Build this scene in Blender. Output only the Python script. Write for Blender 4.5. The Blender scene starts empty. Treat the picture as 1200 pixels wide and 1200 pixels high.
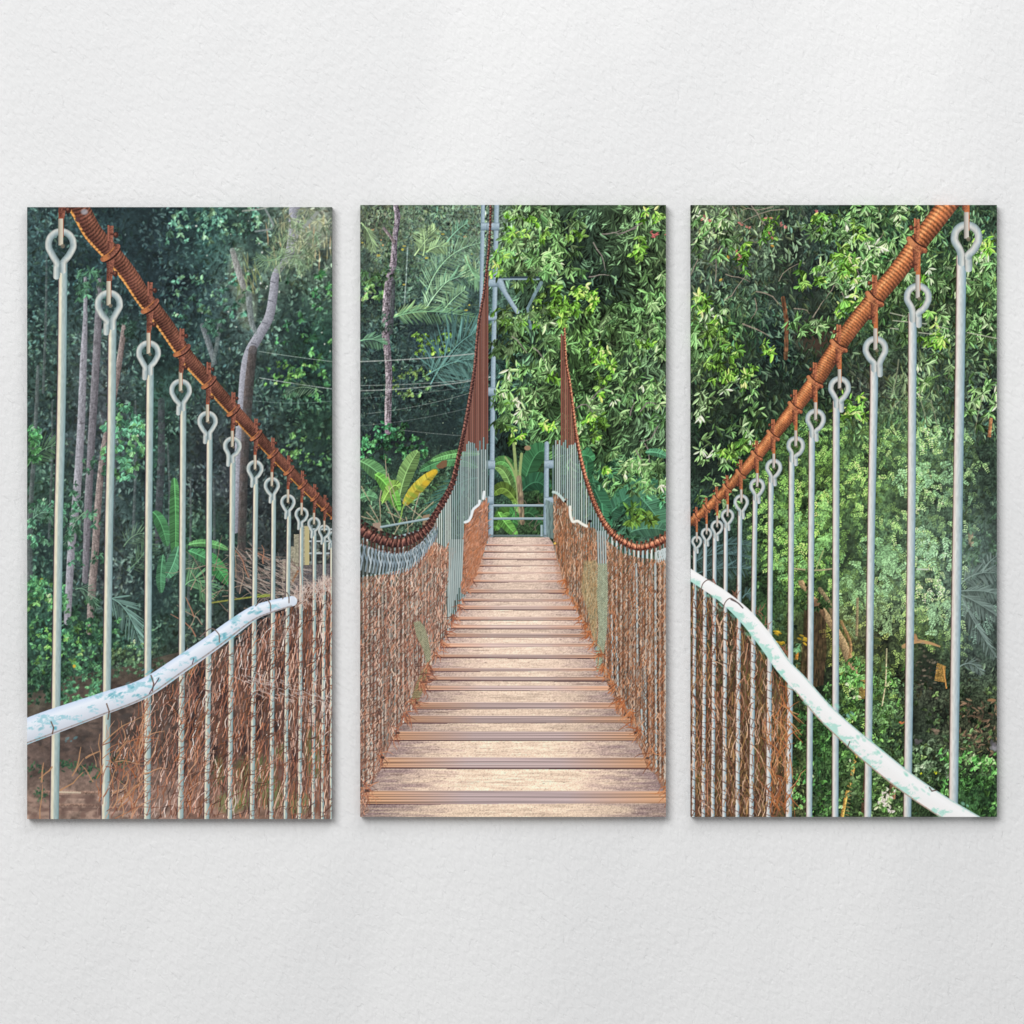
# Three canvas prints of a rusty suspension footbridge hung side by side on a white plastered wall.
# The prints are flat things: each picture is drawn below with numpy (strokes, leaves, planks, wires) as
# printed colour on the front of its canvas, and every element of it becomes a flat mesh of its own.
import bpy, math
import numpy as np

PX = 1.0 / 600.0            # one picture unit in metres (the wall is seen 2 m wide)
GS = 1.45                   # printed mesh cells per picture unit
S = GS * 2                  # drawing resolution, samples per picture unit
THICK = 0.0195              # depth of a canvas off the wall
f32 = np.float32


def C(*v):
    return np.array(v, f32) / 255.0


# ------------------------------------------------------------------ noise
def vnoise(h, w, cy, cx, rng):
    """value noise with cells of cy x cx samples, smooth, 0..1"""
    gh, gw = int(h / cy) + 3, int(w / cx) + 3
    g = rng.random((gh, gw)).astype(f32)
    y = np.arange(h, dtype=f32) / cy
    x = np.arange(w, dtype=f32) / cx
    yi, xi = y.astype(int), x.astype(int)
    fy, fx = y - yi, x - xi
    fy = (fy * fy * (3 - 2 * fy))[:, None]
    fx = (fx * fx * (3 - 2 * fx))[None]
    a = g[yi][:, xi]; b = g[yi][:, xi + 1]; c = g[yi + 1][:, xi]; d = g[yi + 1][:, xi + 1]
    return (a * (1 - fx) + b * fx) * (1 - fy) + (c * (1 - fx) + d * fx) * fy


def blur(A, r):
    for ax in (0, 1):
        P = np.pad(A, [(r, r) if k == ax else (0, 0) for k in range(A.ndim)], mode='edge')
        c = np.cumsum(P, axis=ax, dtype=np.float64)
        z = np.zeros_like(np.take(c, [0], ax))
        c = np.concatenate([z, c], ax)
        n = A.shape[ax]
        A = ((np.take(c, range(2 * r + 1, 2 * r + 1 + n), ax) - np.take(c, range(0, n), ax)) / (2 * r + 1)).astype(f32)
    return A


# ------------------------------------------------------------------ the print being drawn
class Print:
    def __init__(self, x0, y0, x1, y1, seed):
        self.x0, self.y0, self.x1, self.y1 = x0, y0, x1, y1
        self.nx, self.ny = int(round((x1 - x0) * GS)), int(round((y1 - y0) * GS))
        self.w, self.h = self.nx * 2, self.ny * 2
        self.A = np.zeros((self.h, self.w, 3), f32)
        self.I = np.zeros((self.h, self.w), np.int16)
        self.rng = np.random.default_rng(seed)
        self.ids = [dict(name='forest', parent=None, label=None)]
        self.cur = 0
        self.X = np.arange(self.w, dtype=f32) + 0.5
        self.Y = np.arange(self.h, dtype=f32) + 0.5
        self.fine = vnoise(self.h, self.w, 3, 3, self.rng)
        self.vert = vnoise(self.h, self.w, 14, 3, self.rng)
        self.horz = vnoise(self.h, self.w, 2.2, 40, self.rng)
        self.big = vnoise(self.h, self.w, 40, 40, self.rng)

    def part(self, name, parent=None, label=None, kind=None):
        self.ids.append(dict(name=name, parent=parent, label=label, kind=kind))
        self.cur = len(self.ids) - 1
        return self.cur

    def px(self, x): return (x - self.x0) * S
    def py(self, y): return (y - self.y0) * S

    def box(self, xa, ya, xb, yb):
        i0, i1 = max(0, int(ya)), min(self.h, int(yb) + 2)
        j0, j1 = max(0, int(xa)), min(self.w, int(xb) + 2)
        return (i0, i1, j0, j1) if i0 < i1 and j0 < j1 else None

    def put(self, b, cov, col, own=True):
        i0, i1, j0, j1 = b
        T = self.A[i0:i1, j0:j1]
        T += (col - T) * cov[..., None]
        if own:
            V = self.I[i0:i1, j0:j1]
            V[cov > 0.5] = self.cur

    # a pointed leaf from (x,y) in direction a, length L, width W (picture units)
    def leaf(self, x, y, a, L, W, col, alpha=1.0, own=True, two=0.13, soft=0.6):
        x, y, L, W = self.px(x), self.py(y), L * S, W * S * 0.5
        ca, sa = math.cos(a), math.sin(a)
        xe, ye = x + L * ca, y + L * sa
        b = self.box(min(x, xe) - W, min(y, ye) - W, max(x, xe) + W, max(y, ye) + W)
        if not b: return
        dx = self.X[None, b[2]:b[3]] - f32(x)
        dy = self.Y[b[0]:b[1], None] - f32(y)
        u = (dx * f32(ca) + dy * f32(sa)) * f32(1 / L)
        v = dy * f32(ca) - dx * f32(sa)
        hw = (4 * W) * u * (1 - u)
        cov = np.clip((hw - np.abs(v)) * f32(soft) + 0.5, 0, 1) * ((u > 0) & (u < 1)) * f32(alpha)
        cc = np.where(v[..., None] > 0, col * f32(1 - two), col * f32(1 + two))
        self.put(b, cov, cc, own)

    # a soft round patch of colour
    def blob(self, x, y, rx, ry, col, alpha=1.0, a=0.0, own=False, hard=0.0):
        x, y, rx, ry = self.px(x), self.py(y), rx * S, ry * S
        r = max(rx, ry) * 1.1
        b = self.box(x - r, y - r, x + r, y + r)
        if not b: return
        dx = self.X[None, b[2]:b[3]] - f32(x); dy = self.Y[b[0]:b[1], None] - f32(y)
        u = (dx * math.cos(a) + dy * math.sin(a)) / rx
        v = (dy * math.cos(a) - dx * math.sin(a)) / ry
        q = np.clip(1 - (u * u + v * v), 0, 1)
        cov = (np.clip(q * 6, 0, 1) if hard else q * (2 - q)) * alpha
        self.put(b, cov.astype(f32), col, own)

    # a line of varying width; col is a colour, or f(s, v, yy, xx) -> rgb (s along in units, v across -1..1)
    def stroke(self, pts, w, col, alpha=1.0, own=True, soft=1.0, s0=0.0):
        n = len(pts)
        ws = [w] * n if np.isscalar(w) else list(w)
        s = s0
        for k in range(n - 1):
            ax, ay = self.px(pts[k][0]), self.py(pts[k][1])
            bx, by = self.px(pts[k + 1][0]), self.py(pts[k + 1][1])
            wa, wb = ws[k] * S * .5, ws[k + 1] * S * .5
            L = math.hypot(bx - ax, by - ay)
            if L < 1e-4: continue
            m = max(wa, wb) + 1.5
            b = self.box(min(ax, bx) - m, min(ay, by) - m, max(ax, bx) + m, max(ay, by) + m)
            if b:
                ex, ey = (bx - ax) / L, (by - ay) / L
                dx = self.X[None, b[2]:b[3]] - f32(ax); dy = self.Y[b[0]:b[1], None] - f32(ay)
                t = dx * f32(ex) + dy * f32(ey)
                v = dy * f32(ex) - dx * f32(ey)
                tc = np.clip(t, 0, L)
                over = np.abs(t - tc)
                ww = wa + (wb - wa) * tc / L
                d = np.sqrt(v * v + over * over) if n > 2 else np.where(over > 0.5, 1e3, np.abs(v))
                cov = (np.clip((ww - d) * soft + 0.5, 0, 1) * alpha).astype(f32)
                if callable(col):
                    cc = col(s + t / S, np.clip(v / np.maximum(ww, .3), -1, 1), b)
                else:
                    cc = col
                self.put(b, cov, cc, own)
            s += L / S

    def mask(self, poly):
        """even-odd fill of a polygon (picture units): bbox and boolean array"""
        P = [(self.px(x), self.py(y)) for x, y in poly]
        xs, ys = [p[0] for p in P], [p[1] for p in P]
        b = self.box(min(xs), min(ys), max(xs), max(ys))
        if not b: return None, None
        X = self.X[None, b[2]:b[3]]; Y = self.Y[b[0]:b[1], None]
        M = np.zeros((b[1] - b[0], b[3] - b[2]), bool)
        for (xa, ya), (xb, yb) in zip(P, P[1:] + P[:1]):
            if ya == yb: continue
            M ^= ((ya > Y) != (yb > Y)) & (X < (xb - xa) * (Y - ya) / (yb - ya) + xa)
        return b, M

    def poly(self, pts, col, alpha=1.0, own=True):
        b, M = self.mask(pts)
        if b is None: return
        cc = col(b) if callable(col) else col
        self.put(b, M.astype(f32) * f32(alpha), cc, own)


def ramp(stops):
    """profile across a stroke: list of (v, colour) from -1 to 1"""
    vs = np.array([q[0] for q in stops], f32)
    cs = np.array([q[1] for q in stops], f32)
    return lambda v: np.stack([np.interp(v, vs, cs[:, k]) for k in range(3)], -1).astype(f32)


def bez(p0, p1, p2, n=14):
    return [((1 - t) ** 2 * p0[0] + 2 * t * (1 - t) * p1[0] + t * t * p2[0],
             (1 - t) ** 2 * p0[1] + 2 * t * (1 - t) * p1[1] + t * t * p2[1]) for t in [k / n for k in range(n + 1)]]


def smooth(pts, n=6):
    """Catmull-Rom through points (any dimension)"""
    P = [np.array(p, float) for p in pts]
    P = [2 * P[0] - P[1]] + P + [2 * P[-1] - P[-2]]
    out = []
    for k in range(1, len(P) - 2):
        for q in range(n):
            t = q / n
            out.append(0.5 * (2 * P[k] + (P[k + 1] - P[k - 1]) * t + (2 * P[k - 1] - 5 * P[k] + 4 * P[k + 1] - P[k + 2]) * t * t
                              + (3 * P[k] - P[k - 1] - 3 * P[k + 1] + P[k + 2]) * t ** 3))
    out.append(P[-2])
    return [tuple(p) for p in out]


def interp(pts, x):
    return float(np.interp(x, [p[0] for p in pts], [p[1] for p in pts]))


# ------------------------------------------------------------------ vegetation
class Guide:
    """broad colours of the wood behind the bridge, one value about every sixty units"""
    def __init__(self, P, rows):
        self.P = P
        G = np.array(rows, f32) / 255.0
        gh, gw = G.shape[:2]
        y = np.clip((np.arange(P.h) / P.h) * gh - 0.5, 0, gh - 1.001)
        x = np.clip((np.arange(P.w) / P.w) * gw - 0.5, 0, gw - 1.001)
        yi, xi = y.astype(int), x.astype(int)
        fy, fx = (y - yi)[:, None, None], (x - xi)[None, :, None]
        self.F = ((G[yi][:, xi] * (1 - fx) + G[yi][:, np.minimum(xi + 1, gw - 1)] * fx) * (1 - fy)
                  + (G[np.minimum(yi + 1, gh - 1)][:, xi] * (1 - fx) + G[np.minimum(yi + 1, gh - 1)][:, np.minimum(xi + 1, gw - 1)] * fx) * fy).astype(f32)

    def at(self, x, y):
        i = min(max(int(self.P.py(y)), 0), self.P.h - 1); j = min(max(int(self.P.px(x)), 0), self.P.w - 1)
        return self.F[i, j]


def wood(P, rows, dark=0.80, leafy=.5):
    """the base layer: broad colour, mottled with darker hollows"""
    G = Guide(P, rows)
    r = P.rng
    n = 0.5 * vnoise(P.h, P.w, 60, 50, r) + 0.3 * vnoise(P.h, P.w, 22, 18, r) + 0.2 * vnoise(P.h, P.w, 8, 7, r)
    P.clump = (0.55 * vnoise(P.h, P.w, 75, 70, r) + 0.45 * vnoise(P.h, P.w, 30, 30, r))
    P.A[:] = G.F * (dark + 0.95 * (n - 0.5))[..., None].astype(f32)
    def grain(cy, cx):
        m = vnoise(P.h, P.w, cy, cx, r)
        return np.abs(m - .5) * 2
    g = np.maximum(grain(9, 4.5), grain(6, 8)) * .6 + .4 * grain(4, 3)
    P.A *= (1 + leafy * (g - .52) * 2 * (.55 + .9 * P.clump))[..., None]
    P.A[..., 2] += 0.012
    P.A = blur(P.A, 1)
    return G


def soften(P, x0, y0, x1, y1, rad=1, mix=1.0):
    """the shallow focus of the photograph behind the bridge"""
    b = P.box(P.px(x0), P.py(y0), P.px(x1), P.py(y1))
    T = P.A[b[0]:b[1], b[2]:b[3]]
    T += (blur(T, rad) - T) * f32(mix)


def clump_at(P, x, y):
    i = min(max(int(P.py(y)), 0), P.h - 1); j = min(max(int(P.px(x)), 0), P.w - 1)
    return P.clump[i, j]


def leaves(P, G, n, region, L=(5, 10), asp=(.22, .36), ang=(1.2, .9), k=(.55, 1.5), hi=.18, tint=(1, 1, 1), alpha=.9, cut=0.0, hik=(1.6, 2.2), soft=.55):
    """scattered leaves coloured from the broad colours; lit ones where the foliage bunches forward"""
    r = P.rng
    x0, y0, x1, y1 = region
    tint = np.array(tint, f32)
    for _ in range(n):
        x, y = r.uniform(x0, x1), r.uniform(y0, y1)
        c = clump_at(P, x, y)
        if c < cut: continue
        base = G.at(x, y)
        q = r.random()
        lit = np.clip((c - 0.32) * 2.4, 0, 1)
        kk = k[0] + (k[1] - k[0]) * q * (0.35 + 0.75 * lit)
        if r.random() < hi * lit:
            kk = r.uniform(*hik)
            col = base * f32(kk) * 0.8 + C(38, 40, 32) * f32(kk * .42)
        else:
            col = base * f32(kk) * tint * np.array([r.uniform(.88, 1.12), 1, r.uniform(.86, 1.1)], f32)
        Ln = r.uniform(*L)
        P.leaf(x, y, r.normal(ang[0], ang[1]), Ln, Ln * r.uniform(*asp), np.minimum(col, 1), alpha, soft=soft)


def tuft(P, x, y, R, n, base, spread=2.6, droop=.5, hi=.3, L=None, asp=.26, alpha=.95):
    """a rosette of long leaves round a twig end, drooping"""
    r = P.rng
    for i in range(n):
        a = r.uniform(-spread, spread) * .6 + math.pi / 2
        if r.random() < .25: a = r.uniform(-math.pi, 0)
        a += (math.pi / 2 - a) * droop * r.random()
        ln = (L or R) * r.uniform(.6, 1.1)
        k = r.uniform(.55, 1.15)
        col = base * f32(k)
        if r.random() < hi: col = np.minimum(base * f32(r.uniform(1.15, 1.4)) + C(12, 12, 12), C(205, 214, 178))
        P.leaf(x + r.normal(0, R * .12), y + r.normal(0, R * .1), a, ln, ln * asp * r.uniform(.8, 1.3), np.clip(col, 0, 1), alpha)


def tufts(P, n, region, base, R=(7, 12), leavesn=9, cut=0.3, jit=.2, **kw):
    r = P.rng
    for _ in range(n):
        x, y = r.uniform(region[0], region[2]), r.uniform(region[1], region[3])
        c = clump_at(P, x, y)
        if c < cut: continue
        b = np.array(base[r.integers(len(base))], f32) / 255 * f32((0.62 + .7 * np.clip((c - .3) * 2, 0, 1)) * r.uniform(1 - jit, 1 + jit))
        tuft(P, x, y, r.uniform(*R), leavesn, b, **kw)


def frond(P, p0, p1, p2, L, n, col, droop=.7, W=1.1, both=True, var=.25, rach=None, alpha=.85, fwd=.75):
    """a palm frond: a curved rib with two rows of narrow leaflets"""
    r = P.rng
    pts = bez(p0, p1, p2, n)
    P.stroke(pts, [1.6 * (1 - .7 * k / n) for k in range(n + 1)], rach if rach is not None else col * f32(1.25), alpha)
    for k in range(2, n):
        (xa, ya), (xb, yb) = pts[k - 1], pts[k + 1]
        a = math.atan2(yb - ya, xb - xa)
        t = k / n
        ln = L * (0.35 + 1.3 * math.sin(math.pi * min(1, t * .8 + .18)) ** .8) * .75
        for sd in ((-1, 1) if both else (1,)):
            aa = a + sd * fwd * (1 + .15 * r.normal())
            aa += droop * .45 * math.sin(math.pi / 2 - aa) * (1 if math.cos(aa) != 0 else 0)
            cc = col * f32(r.uniform(1 - var, 1 + var) * (1.0 if sd < 0 else .85))
            P.leaf(pts[k][0], pts[k][1], aa, ln * r.uniform(.85, 1.1), W * r.uniform(.8, 1.5), np.clip(cc, 0, 1), alpha, two=.05, soft=.8)


def banana(P, p0, p1, p2, W, col, rib=None, shade=.78, alpha=1.0, ribs=.13, label=None):
    """a broad banana leaf from base p0 to tip p2, finely ribbed across, with a pale midrib"""
    r = P.rng
    P.part('banana_leaf', label=label)
    n = max(14, int(math.dist(p0, p2) * 1.3))
    pts = bez(p0, p1, p2, n)
    for k in range(1, n):
        (xa, ya), (xb, yb) = pts[k - 1], pts[k + 1]
        a = math.atan2(yb - ya, xb - xa); t = k / n
        w = W * (math.sin(math.pi * min(1, t * .93 + .06)) ** .55)
        j = 1 + ribs * r.normal()
        for sd in (-1, 1):
            aa = a + sd * 1.15
            q = (pts[k][0] + math.cos(aa) * w * r.uniform(.93, 1.03), pts[k][1] + math.sin(aa) * w * r.uniform(.93, 1.03))
            P.stroke([pts[k], q], math.dist(p0, p2) / n * 1.9, np.clip(col * f32(j * (1 if sd < 0 else shade)), 0, 1), alpha, soft=.7)
    P.stroke(pts, [1.4 * (1 - .6 * k / n) for k in range(n + 1)], np.clip(col * f32(1.3) + C(10, 10, 10), 0, 1) if rib is None else C(*rib), .7 * alpha)


def trunk(P, pts, w, light, darkc, name='tree_trunk', bark=.35, side=-1, alpha=1.0):
    P.part(name)
    rp = ramp([(-1, light if side < 0 else darkc), (-.2, (light + darkc) / 2 if side < 0 else (light + darkc) / 2), (1, darkc if side < 0 else light)])

    def f(s, v, b):
        i0, i1, j0, j1 = b
        t = P.fine[i0:i1, j0:j1] * .5 + P.vert[i0:i1, j0:j1] * .5
        return rp(v * (-1)) * (1 + bark * (t - .5) * 2)[..., None]
    P.stroke(smooth(pts, 5), w if np.isscalar(w) else [q for q in np.interp(np.linspace(0, 1, (len(pts) - 1) * 5 + 1), np.linspace(0, 1, len(w)), w)], f, alpha)


def wire(P, p0, p1, sag, w, col, alpha, name='overhead_wire'):
    P.part(name)
    P.stroke(bez(p0, ((p0[0] + p1[0]) / 2, (p0[1] + p1[1]) / 2 + sag), p1, 16), w, col, alpha)


def twig(P, x, y, a, L, w, col, bend=.25, alpha=.9):
    r = P.rng
    pts = [(x, y)]
    for k in range(4):
        a += r.normal(0, bend)
        x += math.cos(a) * L / 4; y += math.sin(a) * L / 4
        pts.append((x, y))
    P.stroke(pts, [w, w * .9, w * .75, w * .6, w * .4], col, alpha)


def crisp(P, x0, y0, x1, y1, small=.5, wide=.35):
    """local contrast, as a camera sharpens foliage"""
    b = P.box(P.px(x0), P.py(y0), P.px(x1), P.py(y1))
    T = P.A[b[0]:b[1], b[2]:b[3]]
    d = small * (T - blur(blur(T, 2), 2)) + wide * (T - blur(blur(T, 14), 14))
    T += d
    np.clip(T, .035, 1, out=T)


# ------------------------------------------------------------------ bridge elements
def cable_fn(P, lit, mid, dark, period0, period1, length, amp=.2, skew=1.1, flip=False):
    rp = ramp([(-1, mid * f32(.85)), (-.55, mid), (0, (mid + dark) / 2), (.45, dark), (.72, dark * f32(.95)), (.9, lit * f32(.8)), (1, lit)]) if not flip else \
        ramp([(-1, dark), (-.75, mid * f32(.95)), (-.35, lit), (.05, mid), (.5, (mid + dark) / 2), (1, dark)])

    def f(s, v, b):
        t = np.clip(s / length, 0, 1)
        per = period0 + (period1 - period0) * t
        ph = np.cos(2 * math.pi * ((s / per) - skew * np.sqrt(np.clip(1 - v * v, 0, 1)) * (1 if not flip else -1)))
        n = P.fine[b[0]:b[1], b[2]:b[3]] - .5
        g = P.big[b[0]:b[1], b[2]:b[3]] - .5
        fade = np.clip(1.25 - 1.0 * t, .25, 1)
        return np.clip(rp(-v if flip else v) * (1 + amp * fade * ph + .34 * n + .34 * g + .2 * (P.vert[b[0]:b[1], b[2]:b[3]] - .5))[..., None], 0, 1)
    return f


def clamp(P, parent, cx, cy, k, ang, half, base, dark, lit, tabdir):
    """a bolted strap round the main cable with a tab above and one below"""
    P.part('clamp', parent)
    r = P.rng
    rp = ramp([(-1, base * f32(1.15)), (0, base), (1, dark)])
    f = lambda s, v, b: rp(v) * (1 + .5 * (P.fine[b[0]:b[1], b[2]:b[3]] - .5))[..., None]
    h = half * 1.05
    # tabs
    P.stroke([(cx + .5 * k, cy - 36 * k), (cx, cy - 5 * k)], 7.5 * k, f)
    P.stroke([(cx - 2.6 * k, cy - 37 * k), (cx - 2.6 * k, cy - 16 * k)], 2.2 * k, base * f32(1.2))
    P.stroke([(cx, cy + 4 * k), (cx - .6 * k, cy + 37 * k)], [12 * k, 6 * k], f)
    # strap across the cable
    nx, ny = -math.sin(ang), math.cos(ang)
    pts = [(cx + nx * h * t + math.cos(ang) * 2.4 * k * (1 - t * t) * tabdir, cy + ny * h * t + math.sin(ang) * 2.4 * k * (1 - t * t) * tabdir) for t in np.linspace(-1, 1, 9)]
    ux, uy = (math.cos(ang), math.sin(ang)) if tabdir > 0 else (-math.cos(ang), -math.sin(ang))
    P.stroke([(x + ux * 4.6 * k * tabdir, y + uy * 4.6 * k * tabdir) for x, y in pts], 3.2 * k, dark * f32(.6), .85)
    P.stroke(pts, 7.5 * k, f)
    P.stroke([(x - ux * 3.4 * k * tabdir, y - uy * 3.4 * k * tabdir) for x, y in pts[1:-1]], 2 * k, lit, .5)
    P.stroke(pts[-3:] if tabdir > 0 else pts[:4], 7 * k, lit, .45)
    for yy in (-25, 27):
        bx = cx + 7.5 * k * tabdir * (1 if yy < 0 else .9)
        P.stroke([(cx, cy + yy * k), (bx + 2 * k * tabdir, cy + (yy + 1) * k)], 2.6 * k, dark)
        P.blob(bx, cy + (yy + 1) * k, 3.6 * k, 4.2 * k, dark * f32(.8), .95, own=True, hard=1)
        P.blob(bx - .8 * k, cy + yy * k, 2 * k, 2.2 * k, base * f32(1.1), .8)


def rod_fn(P, stops):
    rp = ramp(stops)

    def f(s, v, b):
        n = P.vert[b[0]:b[1], b[2]:b[3]] - .5
        return np.clip(rp(-v) * (1 + .10 * n)[..., None], 0, 1)
    return f


def hanger(P, cx, top, outer, rods, side, fn, fneye, hookc, rust, shadow, yhook):
    """one hanger: rod down from a bent eye, held by a small hook bar under the clamp. rods = [(y,xc,w)...]"""
    k = outer / 37.0
    tube = rods[0][2] * .80
    R = (outer - tube) / 2
    cy = top + tube / 2 + R
    rid = P.part('hanger_rod')
    yj = cy + 1.62 * R
    xr = rods[0][1]
    xs = lambda y: float(np.interp(y, [q[0] for q in rods], [q[1] for q in rods]))
    rods = [(yj, xs(yj) if yj > rods[0][0] else xr, rods[0][2])] + [q for q in rods if q[0] > yj + 2]
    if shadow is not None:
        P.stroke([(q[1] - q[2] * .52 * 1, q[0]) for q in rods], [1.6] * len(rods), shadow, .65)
    pts = [(q[1], q[0]) for q in rods]
    P.stroke(pts, [q[2] for q in rods], fn)
    # the eye
    P.part('eye_loop', rid)
    o = side                      # tail side: -1 left, 1 right
    tailx = xr + o * tube * .92
    path = [(tailx + o * .3, yj + .98 * R), (tailx, yj + .25 * R), (tailx - o * .0 * R, yj - .12 * R), (cx + o * .62 * R, cy + 1.02 * R), (cx + o * .95 * R, cy + .38 * R)]
    arc = [(cx + o * R * math.cos(t), cy - R * math.sin(t)) for t in np.linspace(-.05, math.pi + .05, 11)]
    path += arc
    path += [(cx - o * .95 * R, cy + .38 * R), (cx - o * .6 * R, cy + 1.0 * R), (xr - o * .02 * R, yj - .1 * R), (xr, yj + .5 * R)]
    P.stroke(smooth(path[:4] + path[4:], 3), tube, fneye)
    P.stroke([(tailx - o * tube * .5, yj + .0 * R), (tailx - o * tube * .5, yj + .9 * R)], max(.8, 1.0 * k), C(110, 122, 122), .5)
    P.part('hook', rid)
    P.stroke([(cx + .5 * k, yhook), (cx + .3 * k, cy - R * .55)], 6 * k, rust)
    rp = ramp([(-1, hookc), (.2, hookc * f32(.88)), (1, hookc * f32(.62))])
    fl = lambda s, v, b: rp(v if side > 0 else -v * -1)
    P.stroke([(cx - .4 * k, cy - R - 15 * k), (cx - .2 * k, cy + .12 * R)], 5.6 * k, fl)
    P.blob(cx + 2.2 * k, cy + .18 * R, 2.6 * k, 2.6 * k, C(120, 110, 95), .8, hard=1)


def rail_fn(P, top, mid, low, stain, seed, amount=.5, edge=None):
    rp = ramp([(-1, top), (-.5, mid), (.35, (mid + low) / 2), (1, low)])
    n = vnoise(P.h, P.w, 18, 44, np.random.default_rng(seed)) * .5 + vnoise(P.h, P.w, 7, 14, np.random.default_rng(seed + 1)) * .3 + vnoise(P.h, P.w, 3, 4, np.random.default_rng(seed + 2)) * .2

    def f(s, v, b):
        q = n[b[0]:b[1], b[2]:b[3]]
        base = rp(v)
        m = np.clip((q - (1 - amount)) * 7, 0, 1) * .75
        if edge is not None:
            m = np.clip((q + edge * v * .3 - (1 - amount)) * 7, 0, 1) * .8
        return base * (1 - m[..., None]) + stain * m[..., None]
    return f


def inside(P, poly):
    b, M = P.mask(poly)

    def t(x, y):
        i, j = int(P.py(y)) - b[0], int(P.px(x)) - b[2]
        return 0 <= i < M.shape[0] and 0 <= j < M.shape[1] and M[i, j]
    return t


def strands(P, n, poly, ang, L, w, pal, keep=None, alpha=.9, own=True, wob=.3, seglen=3, curl=.25):
    """loose wires of a rusted net"""
    r = P.rng
    t = inside(P, poly)
    xs, ys = [p[0] for p in poly], [p[1] for p in poly]
    pal = [np.array(q, f32) / 255 for q in pal]
    for _ in range(n):
        x, y = r.uniform(min(xs), max(xs)), r.uniform(min(ys), max(ys))
        if not t(x, y): continue
        if keep is not None and r.random() > keep(x, y): continue
        a = (ang(x, y) if callable(ang) else ang) + r.normal(0, wob)
        ln = r.uniform(*L)
        bend = r.normal(0, curl)
        pts = [(x, y)]
        for q in range(seglen):
            x += math.cos(a) * ln / seglen; y += math.sin(a) * ln / seglen; a += bend
            pts.append((x, y))
        if not t(*pts[-1]) and r.random() < .7: continue
        c = pal[r.integers(len(pal))] * f32(r.uniform(.8, 1.15))
        P.stroke(pts, r.uniform(*w), np.clip(c, 0, 1), alpha, own)


def woven(P, poly, x0, x1, gap, per, amp, lean, w, pal, keep=None, alpha=.9, hole=.3, jit=.5):
    """wire netting pulled long: neighbouring wires swing to and fro and meet, leaving narrow eyes"""
    r = P.rng
    t = inside(P, poly)
    ys = [p[1] for p in poly]
    y0, y1 = min(ys), max(ys)
    pal = [np.array(q, f32) / 255 for q in pal]
    hn = np.random.default_rng(int(x0)).random((64, 64))
    x = x0; k = 0
    while x < x1:
        g = gap(x)
        ph = (k % 2) * math.pi + r.normal(0, .35)
        y = y0 + r.uniform(0, per / 4); run = []; c = pal[r.integers(len(pal))]; drift = 0
        pr = per(x) if callable(per) else per
        ln = lean(x)
        while y < y1:
            drift += r.normal(0, .06) * g
            drift *= .985
            xx = x + ln * (y - (y0 + y1) / 2) + drift + amp * g * math.sin(2 * math.pi * y / pr + ph)
            ok = t(xx, y) and (keep is None or r.random() < keep(xx, y) ** .35) and not (hn[int(y / 9) % 64, int(xx / 7) % 64] < hole and r.random() < .5)
            if ok: run.append((xx, y))
            if (not ok or len(run) > 6) and len(run) > 1:
                P.stroke(run, r.uniform(*w), np.clip(c * f32(r.uniform(.7, 1.2)), 0, 1), alpha)
                run = [run[-1]] if ok else []
                if r.random() < .4: c = pal[r.integers(len(pal))]
            elif not ok: run = []
            y += pr / 7
        x += g * r.uniform(1 - jit * .5, 1 + jit * .5); k += 1


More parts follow.
